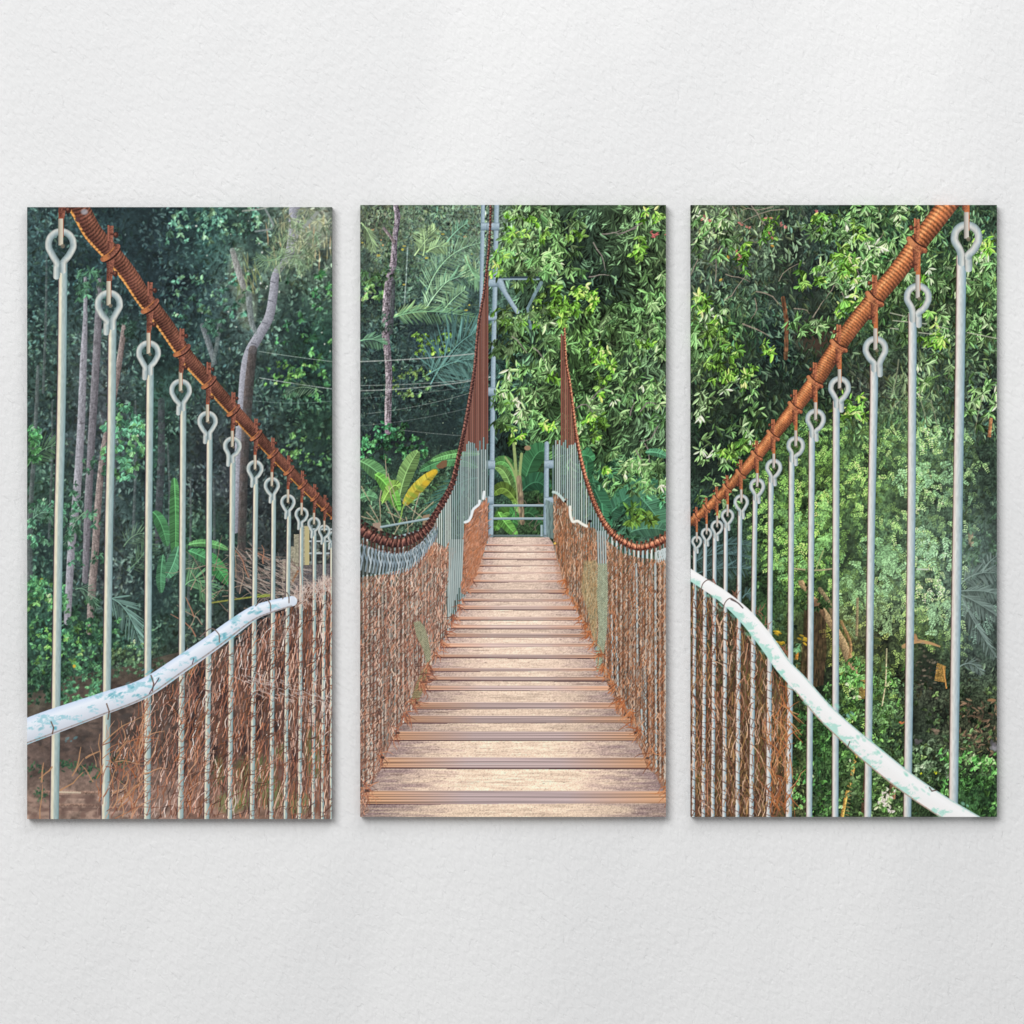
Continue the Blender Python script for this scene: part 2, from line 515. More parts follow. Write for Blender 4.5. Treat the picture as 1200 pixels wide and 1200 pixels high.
# ================================================================== LEFT PRINT
def draw_left():
    P = Print(33, 243.5, 389.5, 959, 11)
    r = P.rng
    G = wood(P, [
        [(60, 86, 80), (48, 72, 70), (44, 64, 64), (62, 104, 88), (84, 118, 96), (132, 140, 116)],
        [(54, 82, 76), (46, 70, 68), (40, 58, 60), (54, 80, 74), (92, 114, 94), (78, 104, 80)],
        [(60, 86, 74), (72, 92, 84), (44, 70, 64), (52, 78, 72), (86, 110, 96), (46, 82, 62)],
        [(56, 78, 66), (84, 96, 92), (52, 84, 68), (58, 82, 72), (62, 88, 76), (42, 72, 54)],
        [(52, 72, 66), (88, 96, 94), (58, 96, 74), (62, 70, 68), (54, 66, 64), (48, 76, 54)],
        [(58, 86, 66), (72, 90, 84), (50, 76, 66), (66, 74, 72), (58, 64, 64), (42, 62, 52)],
        [(66, 96, 80), (78, 92, 86), (58, 86, 70), (58, 98, 64), (52, 60, 56), (62, 70, 62)],
        [(54, 86, 66), (74, 86, 82), (56, 80, 70), (54, 88, 62), (44, 50, 48), (95, 85, 78)],
        [(48, 84, 60), (50, 86, 62), (58, 90, 68), (54, 62, 54), (52, 54, 54), (104, 80, 70)],
        [(54, 80, 60), (66, 62, 54), (80, 64, 56), (74, 60, 54), (76, 60, 54), (90, 66, 56)],
        [(84, 74, 70), (86, 76, 72), (80, 68, 62), (84, 66, 58), (80, 60, 52), (86, 66, 56)],
        [(104, 88, 78), (132, 106, 94), (124, 94, 84), (120, 88, 76), (104, 86, 64), (104, 82, 66)]], .84, .28)
    R0 = (33, 243, 390, 790)
    leaves(P, G, 9000, R0, L=(3, 9), asp=(.25, .5), ang=(1.5, 1.1), k=(.45, 1.35), hi=.12, alpha=.6, hik=(1.5, 2.0))
    leaves(P, G, 6000, (33, 243, 390, 790), L=(2.5, 7), asp=(.3, .55), ang=(1.5, 1.2), k=(.9, 1.9), hi=.4, alpha=.6, cut=.42, hik=(1.5, 2.2))
    # dark hollows and hazy light patches
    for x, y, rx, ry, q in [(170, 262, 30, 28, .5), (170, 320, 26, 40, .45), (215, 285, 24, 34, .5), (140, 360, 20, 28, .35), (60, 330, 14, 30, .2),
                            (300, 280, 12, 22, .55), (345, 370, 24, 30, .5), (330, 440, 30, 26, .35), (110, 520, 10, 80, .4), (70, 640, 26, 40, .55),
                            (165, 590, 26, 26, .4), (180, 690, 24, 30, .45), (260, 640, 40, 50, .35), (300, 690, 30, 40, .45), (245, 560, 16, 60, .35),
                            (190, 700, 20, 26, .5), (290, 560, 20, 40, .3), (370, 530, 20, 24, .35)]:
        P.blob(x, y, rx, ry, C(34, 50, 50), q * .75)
    for x, y, rx, ry, q in [(370, 270, 18, 26, .55), (352, 300, 20, 14, .3), (280, 320, 14, 36, .35), (290, 360, 14, 30, .35)]:
        P.blob(x, y, rx, ry, C(165, 168, 132), q)
    # back-lit palm curtain top right
    for x in np.linspace(312, 388, 60):
        y = r.uniform(246, 300)
        P.leaf(x, y, 1.5 + r.normal(0, .15), r.uniform(10, 26), 1.6, C(*[(190, 180, 120), (150, 160, 110), (210, 170, 120), (110, 130, 100)][r.integers(4)]), .5)
    for x in np.linspace(274, 300, 26):
        P.leaf(x, r.uniform(292, 330), 1.35 + r.normal(0, .2), r.uniform(14, 30), 1.5, C(*[(150, 160, 90), (110, 130, 85), (170, 165, 110)][r.integers(3)]), .5)
    tufts(P, 60, (195, 244, 305, 285), [(96, 150, 118), (80, 132, 104), (120, 165, 120)], R=(4, 7), leavesn=9, cut=.2, asp=.45, alpha=.7)
    tufts(P, 40, (205, 320, 290, 372), [(86, 140, 110), (70, 118, 92), (112, 160, 112)], R=(4, 7), leavesn=8, cut=.3, asp=.45, alpha=.65)
    tufts(P, 60, (320, 318, 390, 470), [(60, 112, 66), (48, 92, 60), (80, 138, 70)], R=(4, 8), leavesn=9, cut=.3, asp=.4, alpha=.75)
    tufts(P, 30, (310, 425, 365, 450), [(110, 165, 75), (90, 145, 70)], R=(3, 5), leavesn=8, cut=.2, asp=.45, alpha=.75)
    tufts(P, 30, (330, 510, 385, 545), [(100, 150, 75), (80, 130, 70)], R=(3, 5), leavesn=7, cut=.3, asp=.45, alpha=.7)
    # small bright gaps of sky between leaves
    for _ in range(70):
        x, y = r.uniform(215, 388), r.uniform(250, 420)
        if clump_at(P, x, y) < .5: P.blob(x, y, r.uniform(.5, 1.3), r.uniform(.6, 1.8), C(205, 205, 185), r.uniform(.35, .8), hard=1)
    for _ in range(60):
        x, y = r.uniform(36, 210), r.uniform(250, 470)
        P.blob(x, y, r.uniform(.4, 1.0), r.uniform(.6, 1.6), C(140, 160, 150), r.uniform(.25, .6), hard=1)
    soften(P, 33, 243, 390, 800, 1, 1)
    crisp(P, 33, 243, 390, 800, .12, .5)
    lum = P.A.mean(-1, keepdims=True)
    P.A = (P.A * .86 + lum * .14) * np.array([.98, 1.0, 1.03], f32)
    # trunks
    lt, dk = C(158, 158, 166), C(92, 92, 100)
    trunk(P, [(46, 430), (42, 520), (37, 600), (36, 690)], [4, 5, 6, 7], C(120, 124, 124), C(66, 76, 76), alpha=.75)
    trunk(P, [(101, 326), (101, 372), (99, 420), (96, 500), (91, 580), (85, 640), (80, 728)], [3.5, 5, 8, 9, 9.5, 9, 8], C(186, 184, 192), C(118, 116, 124), bark=.28)
    trunk(P, [(118, 330), (115, 400), (111, 470), (107, 540), (104, 600), (101, 680)], [7, 9, 9, 8.5, 9, 7], C(148, 144, 150), C(88, 84, 90), bark=.3)
    trunk(P, [(147, 380), (140, 430), (130, 490), (122, 530), (116, 590), (113, 640), (109, 690), (106, 740)], [6, 7, 7, 7, 8, 8.5, 9.5, 7], C(176, 160, 154), C(98, 86, 84), bark=.4)
    for _ in range(46):
        x, y = r.uniform(78, 122), r.uniform(380, 720)
        P.blob(x, y, r.uniform(1, 3.4), r.uniform(.6, 2.2), C(78, 74, 80), r.uniform(.3, .7))
    for x, y in [(55, 300), (62, 470), (136, 470), (200, 520), (160, 470), (224, 560), (252, 560)]:
        trunk(P, [(x + r.normal(0, 2), y), (x, y + 70), (x - 3, y + 160)], [2, 3, 3.4], C(120, 126, 126), C(72, 80, 82), alpha=.6)
    P.cur = 0
    P.part('tree_trunk')
    br = lambda a, b2: (lambda s, v, b: (C(*a) * (1 - .0) + (C(*b2) - C(*a)) * ((v + 1) / 2)[..., None]) * (1 + .3 * (P.fine[b[0]:b[1], b[2]:b[3]] - .5))[..., None])
    main = [(346, 243), (345, 262), (342, 290), (334, 308), (324, 322), (321, 345), (316, 372), (304, 394), (293, 414), (288, 436), (285, 470), (282, 510), (280, 560), (276, 620)]
    P.stroke(smooth(main, 5), list(np.interp(np.linspace(0, 1, 66), [0, .12, .25, .35, .6, .8, 1], [13, 12, 8, 10, 12, 11, 10])),
             br((112, 112, 122), (182, 182, 192)))
    P.stroke(smooth([(372, 250), (356, 268), (346, 280)], 5), [4] * 11, C(150, 155, 150), .8)
    P.stroke(smooth([(310, 243), (318, 258), (320, 268), (300, 272)], 5), 2.2, C(140, 146, 146), .7)
    P.stroke(smooth([(285, 248), (304, 246), (316, 243)], 5), 2, C(160, 165, 155), .7)
    for x, y in [(322, 330), (320, 352), (313, 378), (300, 402), (295, 410)]:
        P.stroke([(x - 5, y), (x + 1, y + 2)], 1.3, C(70, 70, 80), .6)
    trunk(P, [(297, 410), (292, 460), (287, 540), (284, 640), (282, 690)], [10, 11, 10, 10, 9], C(100, 88, 84), C(56, 52, 52), bark=.35, alpha=.75)
    trunk(P, [(273, 294), (280, 318), (286, 336)], [6, 8, 7], C(176, 176, 172), C(120, 120, 118), alpha=.8)
    trunk(P, [(292, 345), (295, 375), (300, 390)], [8, 7, 5], C(150, 156, 156), C(100, 110, 112), alpha=.6)
    trunk(P, [(238, 382), (246, 405), (252, 425)], [6, 7, 6], C(136, 142, 144), C(84, 92, 96), alpha=.7)
    trunk(P, [(258, 380), (254, 410), (246, 440)], [5, 5, 4], C(130, 140, 138), C(84, 96, 96), alpha=.6)
    trunk(P, [(190, 470), (190, 540), (187, 600), (186, 640)], [8, 9, 9, 7], C(88, 88, 94), C(54, 58, 62), alpha=.6)
    P.part('foliage')
    for q in [(96, 536, 116, 556), (82, 640, 98, 662), (100, 600, 120, 616), (108, 640, 124, 660), (84, 566, 92, 580)]:
        tufts(P, 6, q, [(74, 122, 92), (60, 104, 78), (92, 142, 106)], R=(4, 7), leavesn=7, cut=0, asp=.35, alpha=.85)
    tufts(P, 26, (92, 318, 124, 350), [(70, 112, 84), (56, 90, 74)], R=(6, 10), leavesn=8, cut=0, asp=.3, alpha=.75)
    tufts(P, 12, (140, 372, 156, 396), [(56, 86, 72), (46, 74, 62)], R=(5, 8), leavesn=8, cut=0, asp=.4, alpha=.8)
    tufts(P, 34, (326, 243, 384, 300), [(150, 158, 122), (126, 142, 108), (170, 170, 130), (104, 128, 100)], R=(8, 14), leavesn=9, cut=0, asp=.14, alpha=.6)
    tufts(P, 40, (318, 270, 366, 322), [(126, 150, 112), (110, 136, 104)], R=(6, 10), leavesn=8, cut=0, asp=.2, alpha=.6)
    tufts(P, 16, (236, 372, 262, 392), [(78, 124, 100), (66, 108, 88)], R=(4, 7), leavesn=8, cut=0, asp=.4, alpha=.8)
    tufts(P, 40, (74, 700, 122, 752), [(60, 104, 74), (50, 88, 64), (84, 134, 84)], R=(4, 7), leavesn=8, cut=0, asp=.5, alpha=.85)
    tufts(P, 20, (176, 636, 200, 660), [(56, 80, 68), (46, 66, 58)], R=(4, 7), leavesn=8, cut=0, asp=.4, alpha=.8)
    tufts(P, 16, (36, 676, 50, 700), [(70, 120, 84)], R=(4, 7), leavesn=8, cut=0, asp=.5, alpha=.8)
    soften(P, 33, 243, 390, 800, 1, .8)
    # overhead wires
    wire(P, (304, 412), (390, 424), 1, .9, C(170, 185, 175), .6)
    wire(P, (305, 443), (390, 456), 1, 1.0, C(185, 195, 190), .7)
    wire(P, (300, 470), (390, 470), 5, .7, C(130, 150, 145), .5)
    # fronds, bushes and broad leaves
    frond(P, (32, 548), (48, 520), (74, 522), 20, 22, C(92, 126, 92), W=1.4, alpha=.8)
    frond(P, (36, 612), (54, 588), (70, 612), 16, 20, C(104, 142, 118), W=1.3, alpha=.8)
    frond(P, (330, 330), (318, 284), (360, 262), 18, 20, C(130, 150, 112), alpha=.55)
    frond(P, (352, 300), (330, 300), (296, 318), 14, 20, C(120, 142, 110), alpha=.55)
    frond(P, (330, 300), (316, 312), (300, 300), 12, 16, C(124, 160, 118), alpha=.5)
    frond(P, (378, 460), (352, 446), (334, 464), 12, 18, C(110, 135, 105), alpha=.6)
    frond(P, (126, 700), (150, 700), (168, 760), 26, 26, C(112, 146, 136), droop=1.2, W=1.5, alpha=.9, both=True)
    frond(P, (150, 668), (170, 655), (180, 625), 16, 18, C(92, 122, 92), alpha=.7)
    frond(P, (146, 640), (160, 618), (178, 628), 14, 18, C(100, 128, 100), alpha=.7)
    frond(P, (100, 600), (88, 610), (76, 640), 12, 14, C(110, 140, 112), alpha=.7)
    frond(P, (90, 690), (104, 684), (116, 715), 12, 14, C(100, 135, 110), alpha=.7)
    frond(P, (214, 690), (232, 664), (246, 700), 22, 22, C(110, 160, 112), alpha=.8, W=1.6)
    frond(P, (200, 650), (216, 664), (236, 660), 10, 16, C(100, 120, 100), alpha=.6)
    P.part('shrub')
    tufts(P, 90, (122, 470, 172, 560), [(90, 150, 112), (76, 130, 100), (104, 160, 100)], R=(5, 8), leavesn=7, cut=.2, asp=.5, alpha=.85)
    tufts(P, 70, (33, 585, 95, 640), [(80, 135, 100), (70, 116, 90), (100, 150, 115)], R=(4, 7), leavesn=7, cut=.25, asp=.5, alpha=.8)
    tufts(P, 40, (33, 500, 48, 540), [(80, 140, 80), (60, 112, 70)], R=(4, 6), leavesn=7, cut=.2, asp=.5, alpha=.7)
    tufts(P, 60, (33, 678, 76, 712), [(84, 140, 90), (60, 112, 76), (110, 160, 90)], R=(4, 7), leavesn=7, cut=.25, asp=.5, alpha=.85)
    tufts(P, 150, (33, 725, 140, 800), [(62, 110, 76), (52, 94, 66), (90, 150, 92), (110, 160, 80)], R=(3, 6), leavesn=7, cut=.3, asp=.55, alpha=.85)
    tufts(P, 110, (124, 752, 178, 790), [(96, 130, 92), (70, 108, 78), (120, 150, 96)], R=(2.5, 5), leavesn=7, cut=.25, asp=.55, alpha=.85)
    tufts(P, 50, (176, 745, 232, 775), [(70, 96, 76), (54, 76, 60), (90, 112, 90)], R=(3, 5), leavesn=7, cut=.3, asp=.5, alpha=.7)
    P.blob(88, 780, 2, 2, C(230, 185, 60), .9, hard=1); P.blob(50, 678, 2, 1, C(170, 160, 60), .7, hard=1)
    banana(P, (180, 600), (190, 606), (197, 640), 8, C(74, 132, 84), alpha=.85)
    banana(P, (205, 560), (208, 610), (206, 660), 8, C(84, 146, 86), alpha=.85)
    banana(P, (210, 640), (206, 660), (196, 676), 9, C(92, 150, 112))
    banana(P, (192, 650), (188, 675), (190, 694), 6, C(76, 128, 92))
    banana(P, (222, 638), (244, 632), (268, 644), 5, C(104, 164, 100), alpha=.9)
    banana(P, (230, 645), (252, 655), (268, 684), 10, C(70, 140, 80))
    banana(P, (222, 645), (236, 650), (256, 662), 7, C(80, 145, 95))
    # bank of bare earth and stones
    P.part('earth_bank')
    bank = [(33, 812), (60, 806), (80, 792), (120, 786), (160, 778), (185, 770), (225, 760), (300, 752), (390, 720), (390, 960), (33, 960)]
    n2 = .5 * vnoise(P.h, P.w, 30, 36, r) + .3 * vnoise(P.h, P.w, 9, 12, r) + .2 * P.fine

    def soil(b):
        q = n2[b[0]:b[1], b[2]:b[3]][..., None]
        y = np.clip((P.Y[b[0]:b[1]] / S + P.y0 - 890) / 45, 0, 1)[:, None, None]
        base = G.F[b[0]:b[1], b[2]:b[3]] * .35 + .65 * (C(88, 70, 64) * (1 - y) + C(166, 136, 122) * y)
        return np.clip(base * (.5 + 1.0 * q), 0, 1)
    P.poly(bank, soil)
    for _ in range(260):
        x = r.uniform(33, 200); y = r.uniform(800, 900)
        P.blob(x, y, r.uniform(2, 7), r.uniform(1.5, 4), C(*[(70, 62, 60), (104, 84, 74), (58, 50, 48), (92, 78, 72)][r.integers(4)]), r.uniform(.3, .7), own=False)
    for x, y, rx, ry in [(40, 900, 12, 8), (115, 905, 22, 7), (100, 900, 14, 6), (75, 895, 10, 5), (50, 930, 8, 6), (140, 890, 8, 8), (255, 915, 10, 14)]:
        for _ in range(30):
            P.leaf(x + r.normal(0, rx * .6), y + r.normal(0, ry * .6), r.uniform(0, 6.3), r.uniform(3, 6), 2, C(*[(44, 84, 58), (34, 62, 46), (64, 104, 70)][r.integers(3)]), .75)
    P.part('ground_cover')
    tufts(P, 170, (33, 776, 128, 822), [(64, 108, 78), (52, 90, 66), (84, 134, 88)], R=(3, 6), leavesn=7, cut=.15, asp=.5, alpha=.85)
    tufts(P, 60, (120, 772, 235, 792), [(78, 108, 78), (62, 90, 66)], R=(2.5, 5), leavesn=7, cut=.2, asp=.5, alpha=.8)
    P.part('stone_slab')
    for y, x0, x1 in [(927, 52, 120), (942, 62, 170), (926, 118, 150)]:
        P.stroke([(x0, y), (x1, y + 1)], 3.4, lambda s, v, b: C(176, 140, 122) * (1 + .5 * (P.fine[b[0]:b[1], b[2]:b[3]] - .5))[..., None] - C(60, 50, 44) * ((v + 1) / 2)[..., None], .85)
        P.stroke([(x0 + 3, y + 5), (x1 - 5, y + 6)], 4, C(92, 68, 62), .5)
    P.stroke([(66, 927), (96, 928)], 2.2, C(220, 200, 175), .85)
    for _ in range(70):
        x, y = r.uniform(33, 170), r.uniform(930, 959)
        P.blob(x, y, r.uniform(3, 9), r.uniform(2, 5), C(*[(160, 128, 114), (128, 98, 88), (178, 146, 130), (112, 86, 78)][r.integers(4)]), r.uniform(.4, .8))
    # stepped concrete block and gate seen far along the bridge
    P.part('concrete_block')
    conc = lambda b: C(150, 144, 124) * (.78 + .4 * P.fine[b[0]:b[1], b[2]:b[3]] + .1 * P.vert[b[0]:b[1], b[2]:b[3]])[..., None]
    P.poly([(332, 680), (332, 657), (337, 657), (337, 640), (345, 640), (345, 626), (355, 626), (355, 616), (363, 616), (363, 662), (356, 662), (344, 684)], conc)
    P.poly([(358, 617), (363, 616), (363, 662), (358, 662)], C(188, 176, 130))
    P.poly([(344, 684), (356, 662), (389.5, 660), (389.5, 690), (344, 694)], lambda b: C(96, 90, 92) * (.75 + .5 * P.fine[b[0]:b[1], b[2]:b[3]])[..., None])
    P.stroke([(343, 682), (350, 668)], 2.5, C(150, 90, 50), .8)
    P.part('gate_rail')
    for y in (620, 634, 648):
        P.part('gate_rail')
        P.stroke([(363, y), (390, y)], 2, C(196, 206, 208), .9)
    P.stroke([(366, 615), (366, 660)], 1.4, C(150, 165, 168), .8)
    P.part('dry_brushwood')
    for _ in range(190):
        x, y = r.uniform(282, 352), 0
        y = r.uniform(650, 700) + (x - 320) * .3
        twig(P, x, y, .42 + r.normal(0, .28) + (math.pi if r.random() < .3 else 0), r.uniform(12, 34), r.uniform(.7, 1.5), C(*[(170, 150, 138), (140, 120, 112), (196, 180, 168), (110, 92, 84)][r.integers(4)]), .15, .75)
    for _ in range(26):
        twig(P, r.uniform(215, 300), r.uniform(660, 740), r.uniform(-2.4, 0), r.uniform(20, 45), r.uniform(.8, 1.4), C(*[(176, 150, 130), (140, 118, 104)][r.integers(2)]), .5, .8)
    for x, y, a, L in [(292, 676, -1.75, 40), (309, 660, -1.6, 22), (228, 722, -2.2, 30), (230, 745, -2.0, 40), (302, 648, .6, 20)]:
        twig(P, x, y, a, L, 1.6, C(170, 120, 96), .25)
    P.part('bamboo_cane')
    P.stroke(smooth([(248, 706), (290, 700), (318, 698)], 5), 1.8, C(150, 150, 70), .85)
    for x in (292, 300, 306):
        P.leaf(x, 700, -.3, 16, 2, C(150, 165, 70), .8)
    # rusted net seen below the handrail
    net = [(112, 958), (120, 905), (150, 842), (170, 818), (210, 792), (245, 772), (270, 752), (297, 729), (320, 720), (345, 710), (352, 696), (362, 686), (380, 680), (390, 674), (390, 960)]
    nid = P.part('wire_netting')
    soften(P, 33, 760, 390, 960)
    P.A = P.A * .93 + .07 * np.array([.60, .68, .66], f32)
    dens = lambda x, y: np.clip((x - 95) / 130, .05, 1) * (1 if y > 700 or x > 340 else .8)
    pal = [(172, 116, 96), (150, 100, 84), (190, 142, 122), (126, 84, 72), (184, 152, 140), (160, 108, 80), (108, 78, 70), (186, 122, 90)]
    b, M = P.mask([(205, 959), (240, 790), (300, 735), (350, 700), (390, 680), (390, 960)])
    cov = M * (.05 + .3 * vnoise(P.h, P.w, 40, 26, r)[b[0]:b[1], b[2]:b[3]]) * .95
    P.put(b, blur(cov.astype(f32), 14), C(110, 72, 60), own=False)
    for x, y, rx, ry in [(305, 825, 6, 22), (330, 790, 6, 20), (235, 800, 12, 30), (250, 880, 9, 16), (300, 860, 8, 20), (310, 910, 10, 16), (225, 850, 8, 26), (355, 800, 6, 16), (345, 890, 6, 16), (265, 815, 7, 24), (285, 870, 6, 20), (318, 770, 6, 18), (345, 760, 5, 16), (215, 900, 6, 20), (370, 760, 5, 20), (322, 850, 5, 18)]:
        P.blob(x, y, rx, ry, C(50, 42, 44), .8)
    for x, y, rx, ry in [(257, 900, 7, 18), (300, 905, 28, 26), (320, 930, 20, 20), (270, 940, 20, 14), (330, 880, 10, 12), (350, 940, 16, 16), (285, 935, 16, 14), (370, 880, 14, 40)]:
        P.blob(x, y, rx, ry, C(112, 126, 76), .7)
    ang = lambda x, y: -1.22 - .16 * min(1, max(0, (x - 200) / 190))
    strands(P, 260, net, ang, (18, 40), (.7, 1.1), [tuple(np.array(q) * .72) for q in pal], dens, .8, seglen=5, wob=.12, curl=.12)
    woven(P, net, 130, 420, lambda x: 3.6 - 1.6 * min(1, max(0, (x - 150) / 240)), 21, .4, lambda x: -.2 + .17 * min(1, max(0, (x - 180) / 200)), (.7, 1.3), [tuple(np.array(q) * .74) for q in pal], dens, .85, hole=.2)
    # hanger rods
    fn = rod_fn(P, [(-1, C(150, 135, 140)), (-.8, C(222, 212, 186)), (-.45, C(228, 222, 200)), (-.1, C(176, 190, 184)), (.4, C(160, 178, 178)), (.75, C(142, 166, 168)), (1, C(104, 132, 134))])
    fe = rod_fn(P, [(-1, C(112, 128, 130)), (-.5, C(156, 172, 174)), (.1, C(192, 200, 198)), (.55, C(206, 208, 200)), (1, C(132, 138, 138))])
    RODS = [(72.5, 268, 37, [(330, 75, 10), (430, 74, 10), (510, 72.5, 10), (600, 70.2, 10), (780, 67.5, 10), (960, 65, 10)]),
            (128.5, 340, 33, [(390, 132.8, 9.3), (510, 131.5, 9.3), (600, 129.2, 9.3), (780, 126.6, 9.2), (960, 124.5, 9)]),
            (175, 399, 29, [(440, 177, 8.3), (600, 175.3, 8.3), (780, 174.2, 8), (960, 173.4, 8)]),
            (212.5, 444, 26.5, [(490, 215.6, 7.2), (600, 215, 7), (780, 214, 7), (960, 212.4, 6.8)]),
            (244, 481.5, 24, [(520, 246.4, 6.7), (780, 245, 6.5), (960, 243, 6)]),
            (273, 511.5, 22, [(550, 273.3, 6.5), (720, 272, 6), (960, 270, 5.2)]),
            (299.5, 539, 20, [(575, 300.4, 5.7), (720, 298.8, 5.5), (960, 296, 5.3)]),
            (319.2, 559, 19, [(592, 321.5, 5.2), (720, 320.5, 5), (960, 318.5, 4.8)]),
            (338, 579, 18, [(610, 339.3, 4.8), (760, 337, 4.6), (960, 335, 4.4)]),
            (354, 594, 16.5, [(622, 354, 4.4), (960, 351.6, 4)]),
            (368.5, 605.5, 15.5, [(634, 369.2, 4.2), (960, 367.6, 3.8)]),
            (380.5, 614.5, 14.5, [(640, 380.8, 4), (960, 378.4, 3.6)]),
            (391, 622, 13.5, [(648, 389.5, 3.8), (960, 388.6, 3.4)])]
    CAB = [(60, 200), (83, 229), (95, 246), (110, 273), (133, 299), (153, 324), (170, 350), (193, 379), (220, 419), (245, 447), (265, 470), (290, 497.5), (317, 527), (343, 554.5), (368, 580), (388, 599.5), (400, 610)]
    CAB = [(x, y) for x, y in CAB]
    for cx, top, outer, rods in reversed(RODS):
        cyc = interp(CAB, cx + 1)
        hanger(P, cx, top, outer, rods, -1, fn, fe, C(214, 206, 186), C(150, 84, 62), C(56, 44, 60), cyc + 6 * outer / 37)
    # strands of net in front of the rods
    P.cur = nid
    def dens2(x, y):
        for cx, top, outer, rods in RODS:
            if abs(x - float(np.interp(y, [q[0] for q in rods], [q[1] for q in rods]))) < rods[0][2] * .5: return .35 * dens(x, y)
        return dens(x, y)
    pal2 = pal + [(224, 180, 158), (216, 190, 178), (206, 146, 118), (232, 208, 198), (204, 144, 116), (198, 150, 132), (228, 186, 164)]
    strands(P, 320, net, ang, (18, 42), (.6, .95), pal2, dens2, .9, seglen=5, wob=.11, curl=.11)
    lean = lambda x: -.24 + .20 * min(1, max(0, (x - 180) / 200))
    woven(P, net, 120, 420, lambda x: 3.3 - 1.5 * min(1, max(0, (x - 150) / 240)), 17, .36, lean, (.6, 1.05), pal2, dens2, .92, hole=.3)
    strands(P, 220, net, ang, (8, 18), (.6, .95), pal2, dens2, .9, seglen=3, wob=.25)
    strands(P, 900, net, lambda x, y: -.5, (6, 14), (.7, 1.1), [tuple(np.array(q) * .7) for q in pal], dens2, .8, seglen=3, wob=.3)
    for x0, y0, n, sp in [(168, 850, 44, 8), (215, 800, 14, 7), (128, 880, 16, 9), (235, 860, 14, 6)]:
        for _ in range(n):
            y = r.uniform(y0 - 20, 958)
            twig(P, x0 + r.normal(0, sp * .4) - (y - 850) * .12, y, -1.35 + r.normal(0, .18), r.uniform(14, 34), r.uniform(.7, 1.35), C(*[(178, 112, 72), (150, 92, 64), (206, 158, 126), (170, 124, 104)][r.integers(4)]), .25)
    for _ in range(46):
        twig(P, r.uniform(120, 175), r.uniform(860, 958), -1.0 + r.normal(0, .45), r.uniform(18, 40), r.uniform(.9, 1.7), C(*[(176, 120, 88), (196, 150, 116), (140, 96, 80)][r.integers(3)]), .3, .9)
    for x, y, a, L, w in [(72, 925, -.75, 34, 2), (90, 902, -1.4, 28, 2), (86, 908, -.9, 24, 1.6), (50, 915, -1.2, 22, 2.4), (102, 887, -.65, 18, 2.4), (138, 880, -.95, 22, 1.8), (62, 898, 1.9, 20, 2), (120, 905, -1.7, 46, 1.8), (122, 870, -.7, 60, 1.5), (110, 915, -2.2, 24, 1.4), (48, 958, -1.4, 40, 1.6), (140, 948, -1.1, 60, 1.6)]:
        twig(P, x, y, a, L, w, C(180, 138, 104), .18)
    # faint rings of wire round each rod
    for cx, top, outer, rods in RODS[2:]:
        for y in np.arange(800 - cx * .2 + 30, 958, 13):
            x = float(np.interp(y, [q[0] for q in rods], [q[1] for q in rods])); w = rods[0][2]
            P.stroke([(x - w * .7, y), (x, y + 3), (x + w * .7, y + 1 + r.normal(0, 1.2))], .9, C(120, 92, 86), .65)
    # dusty tops of the net
    for _ in range(240):
        x = r.uniform(345, 389); y = 690 - (x - 350) * .35 + abs(r.normal(0, 12))
        twig(P, x, y, r.uniform(-2.6, -.4), r.uniform(5, 12), .8, C(*[(206, 186, 174), (186, 158, 146), (222, 206, 196)][r.integers(3)]), .4, .7)
    for _ in range(90):
        x = r.uniform(275, 389); y = 790 + (x - 275) * .28 + r.normal(0, 8)
        twig(P, x, y, .4 + r.normal(0, .2), r.uniform(4, 12), .9, C(220, 208, 202), .15, .55)
    # main cable with its clamps
    cab = P.part('main_cable')
    L = math.dist((83, 229), (388, 600))
    cp = smooth(CAB, 6)
    cw = [float(np.interp(p[0], [80, 133, 245, 343, 390], [24, 21, 16.5, 12, 9.5])) for p in cp]
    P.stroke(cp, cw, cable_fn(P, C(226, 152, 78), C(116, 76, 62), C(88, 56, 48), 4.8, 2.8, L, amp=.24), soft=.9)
    per = 4.2; s = 0
    # sunlit turns of the binding wire along the lower edge
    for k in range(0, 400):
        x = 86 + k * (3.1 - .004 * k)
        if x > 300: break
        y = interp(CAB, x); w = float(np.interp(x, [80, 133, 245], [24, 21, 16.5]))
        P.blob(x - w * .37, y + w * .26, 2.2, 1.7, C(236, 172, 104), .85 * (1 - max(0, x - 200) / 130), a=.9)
    for cx, top, outer, rods in reversed(RODS):
        x = cx + 2 * outer / 37
        y = interp(CAB, x)
        sl = math.atan2(interp(CAB, x + 6) - interp(CAB, x - 6), 12)
        w = float(np.interp(x, [80, 133, 245, 343, 390], [24, 21, 16.5, 12, 9.5]))
        clamp(P, cab, x, y + 1, outer / 37 * .98, sl, w / 2, C(128, 82, 68), C(84, 52, 46), C(204, 132, 80), 1)
    P.blob(100, 249, 5, 4, C(170, 178, 188), .7); P.blob(92, 258, 3, 3, C(90, 60, 60), .9, hard=1)
    # white handrail pipe
    P.part('handrail')
    RAIL = [(20, 862, 31), (33, 856, 31), (62.5, 845, 31), (123, 823.5, 27.5), (170, 806, 24), (210, 780, 22), (245, 756, 21), (270, 737.5, 20.5), (297, 718.5, 17.5), (318, 710.5, 15.5), (343, 704, 12.5)]
    sm = smooth(RAIL, 5)
    P.stroke([(q[0], q[1]) for q in sm], [q[2] * .94 for q in sm],
             rail_fn(P, C(204, 220, 242), C(236, 243, 252), C(196, 202, 212), C(150, 202, 214), 5, .44))
    P.stroke([(q[0], q[1] + q[2] * .44) for q in sm], 1.8, C(142, 128, 122), .6)
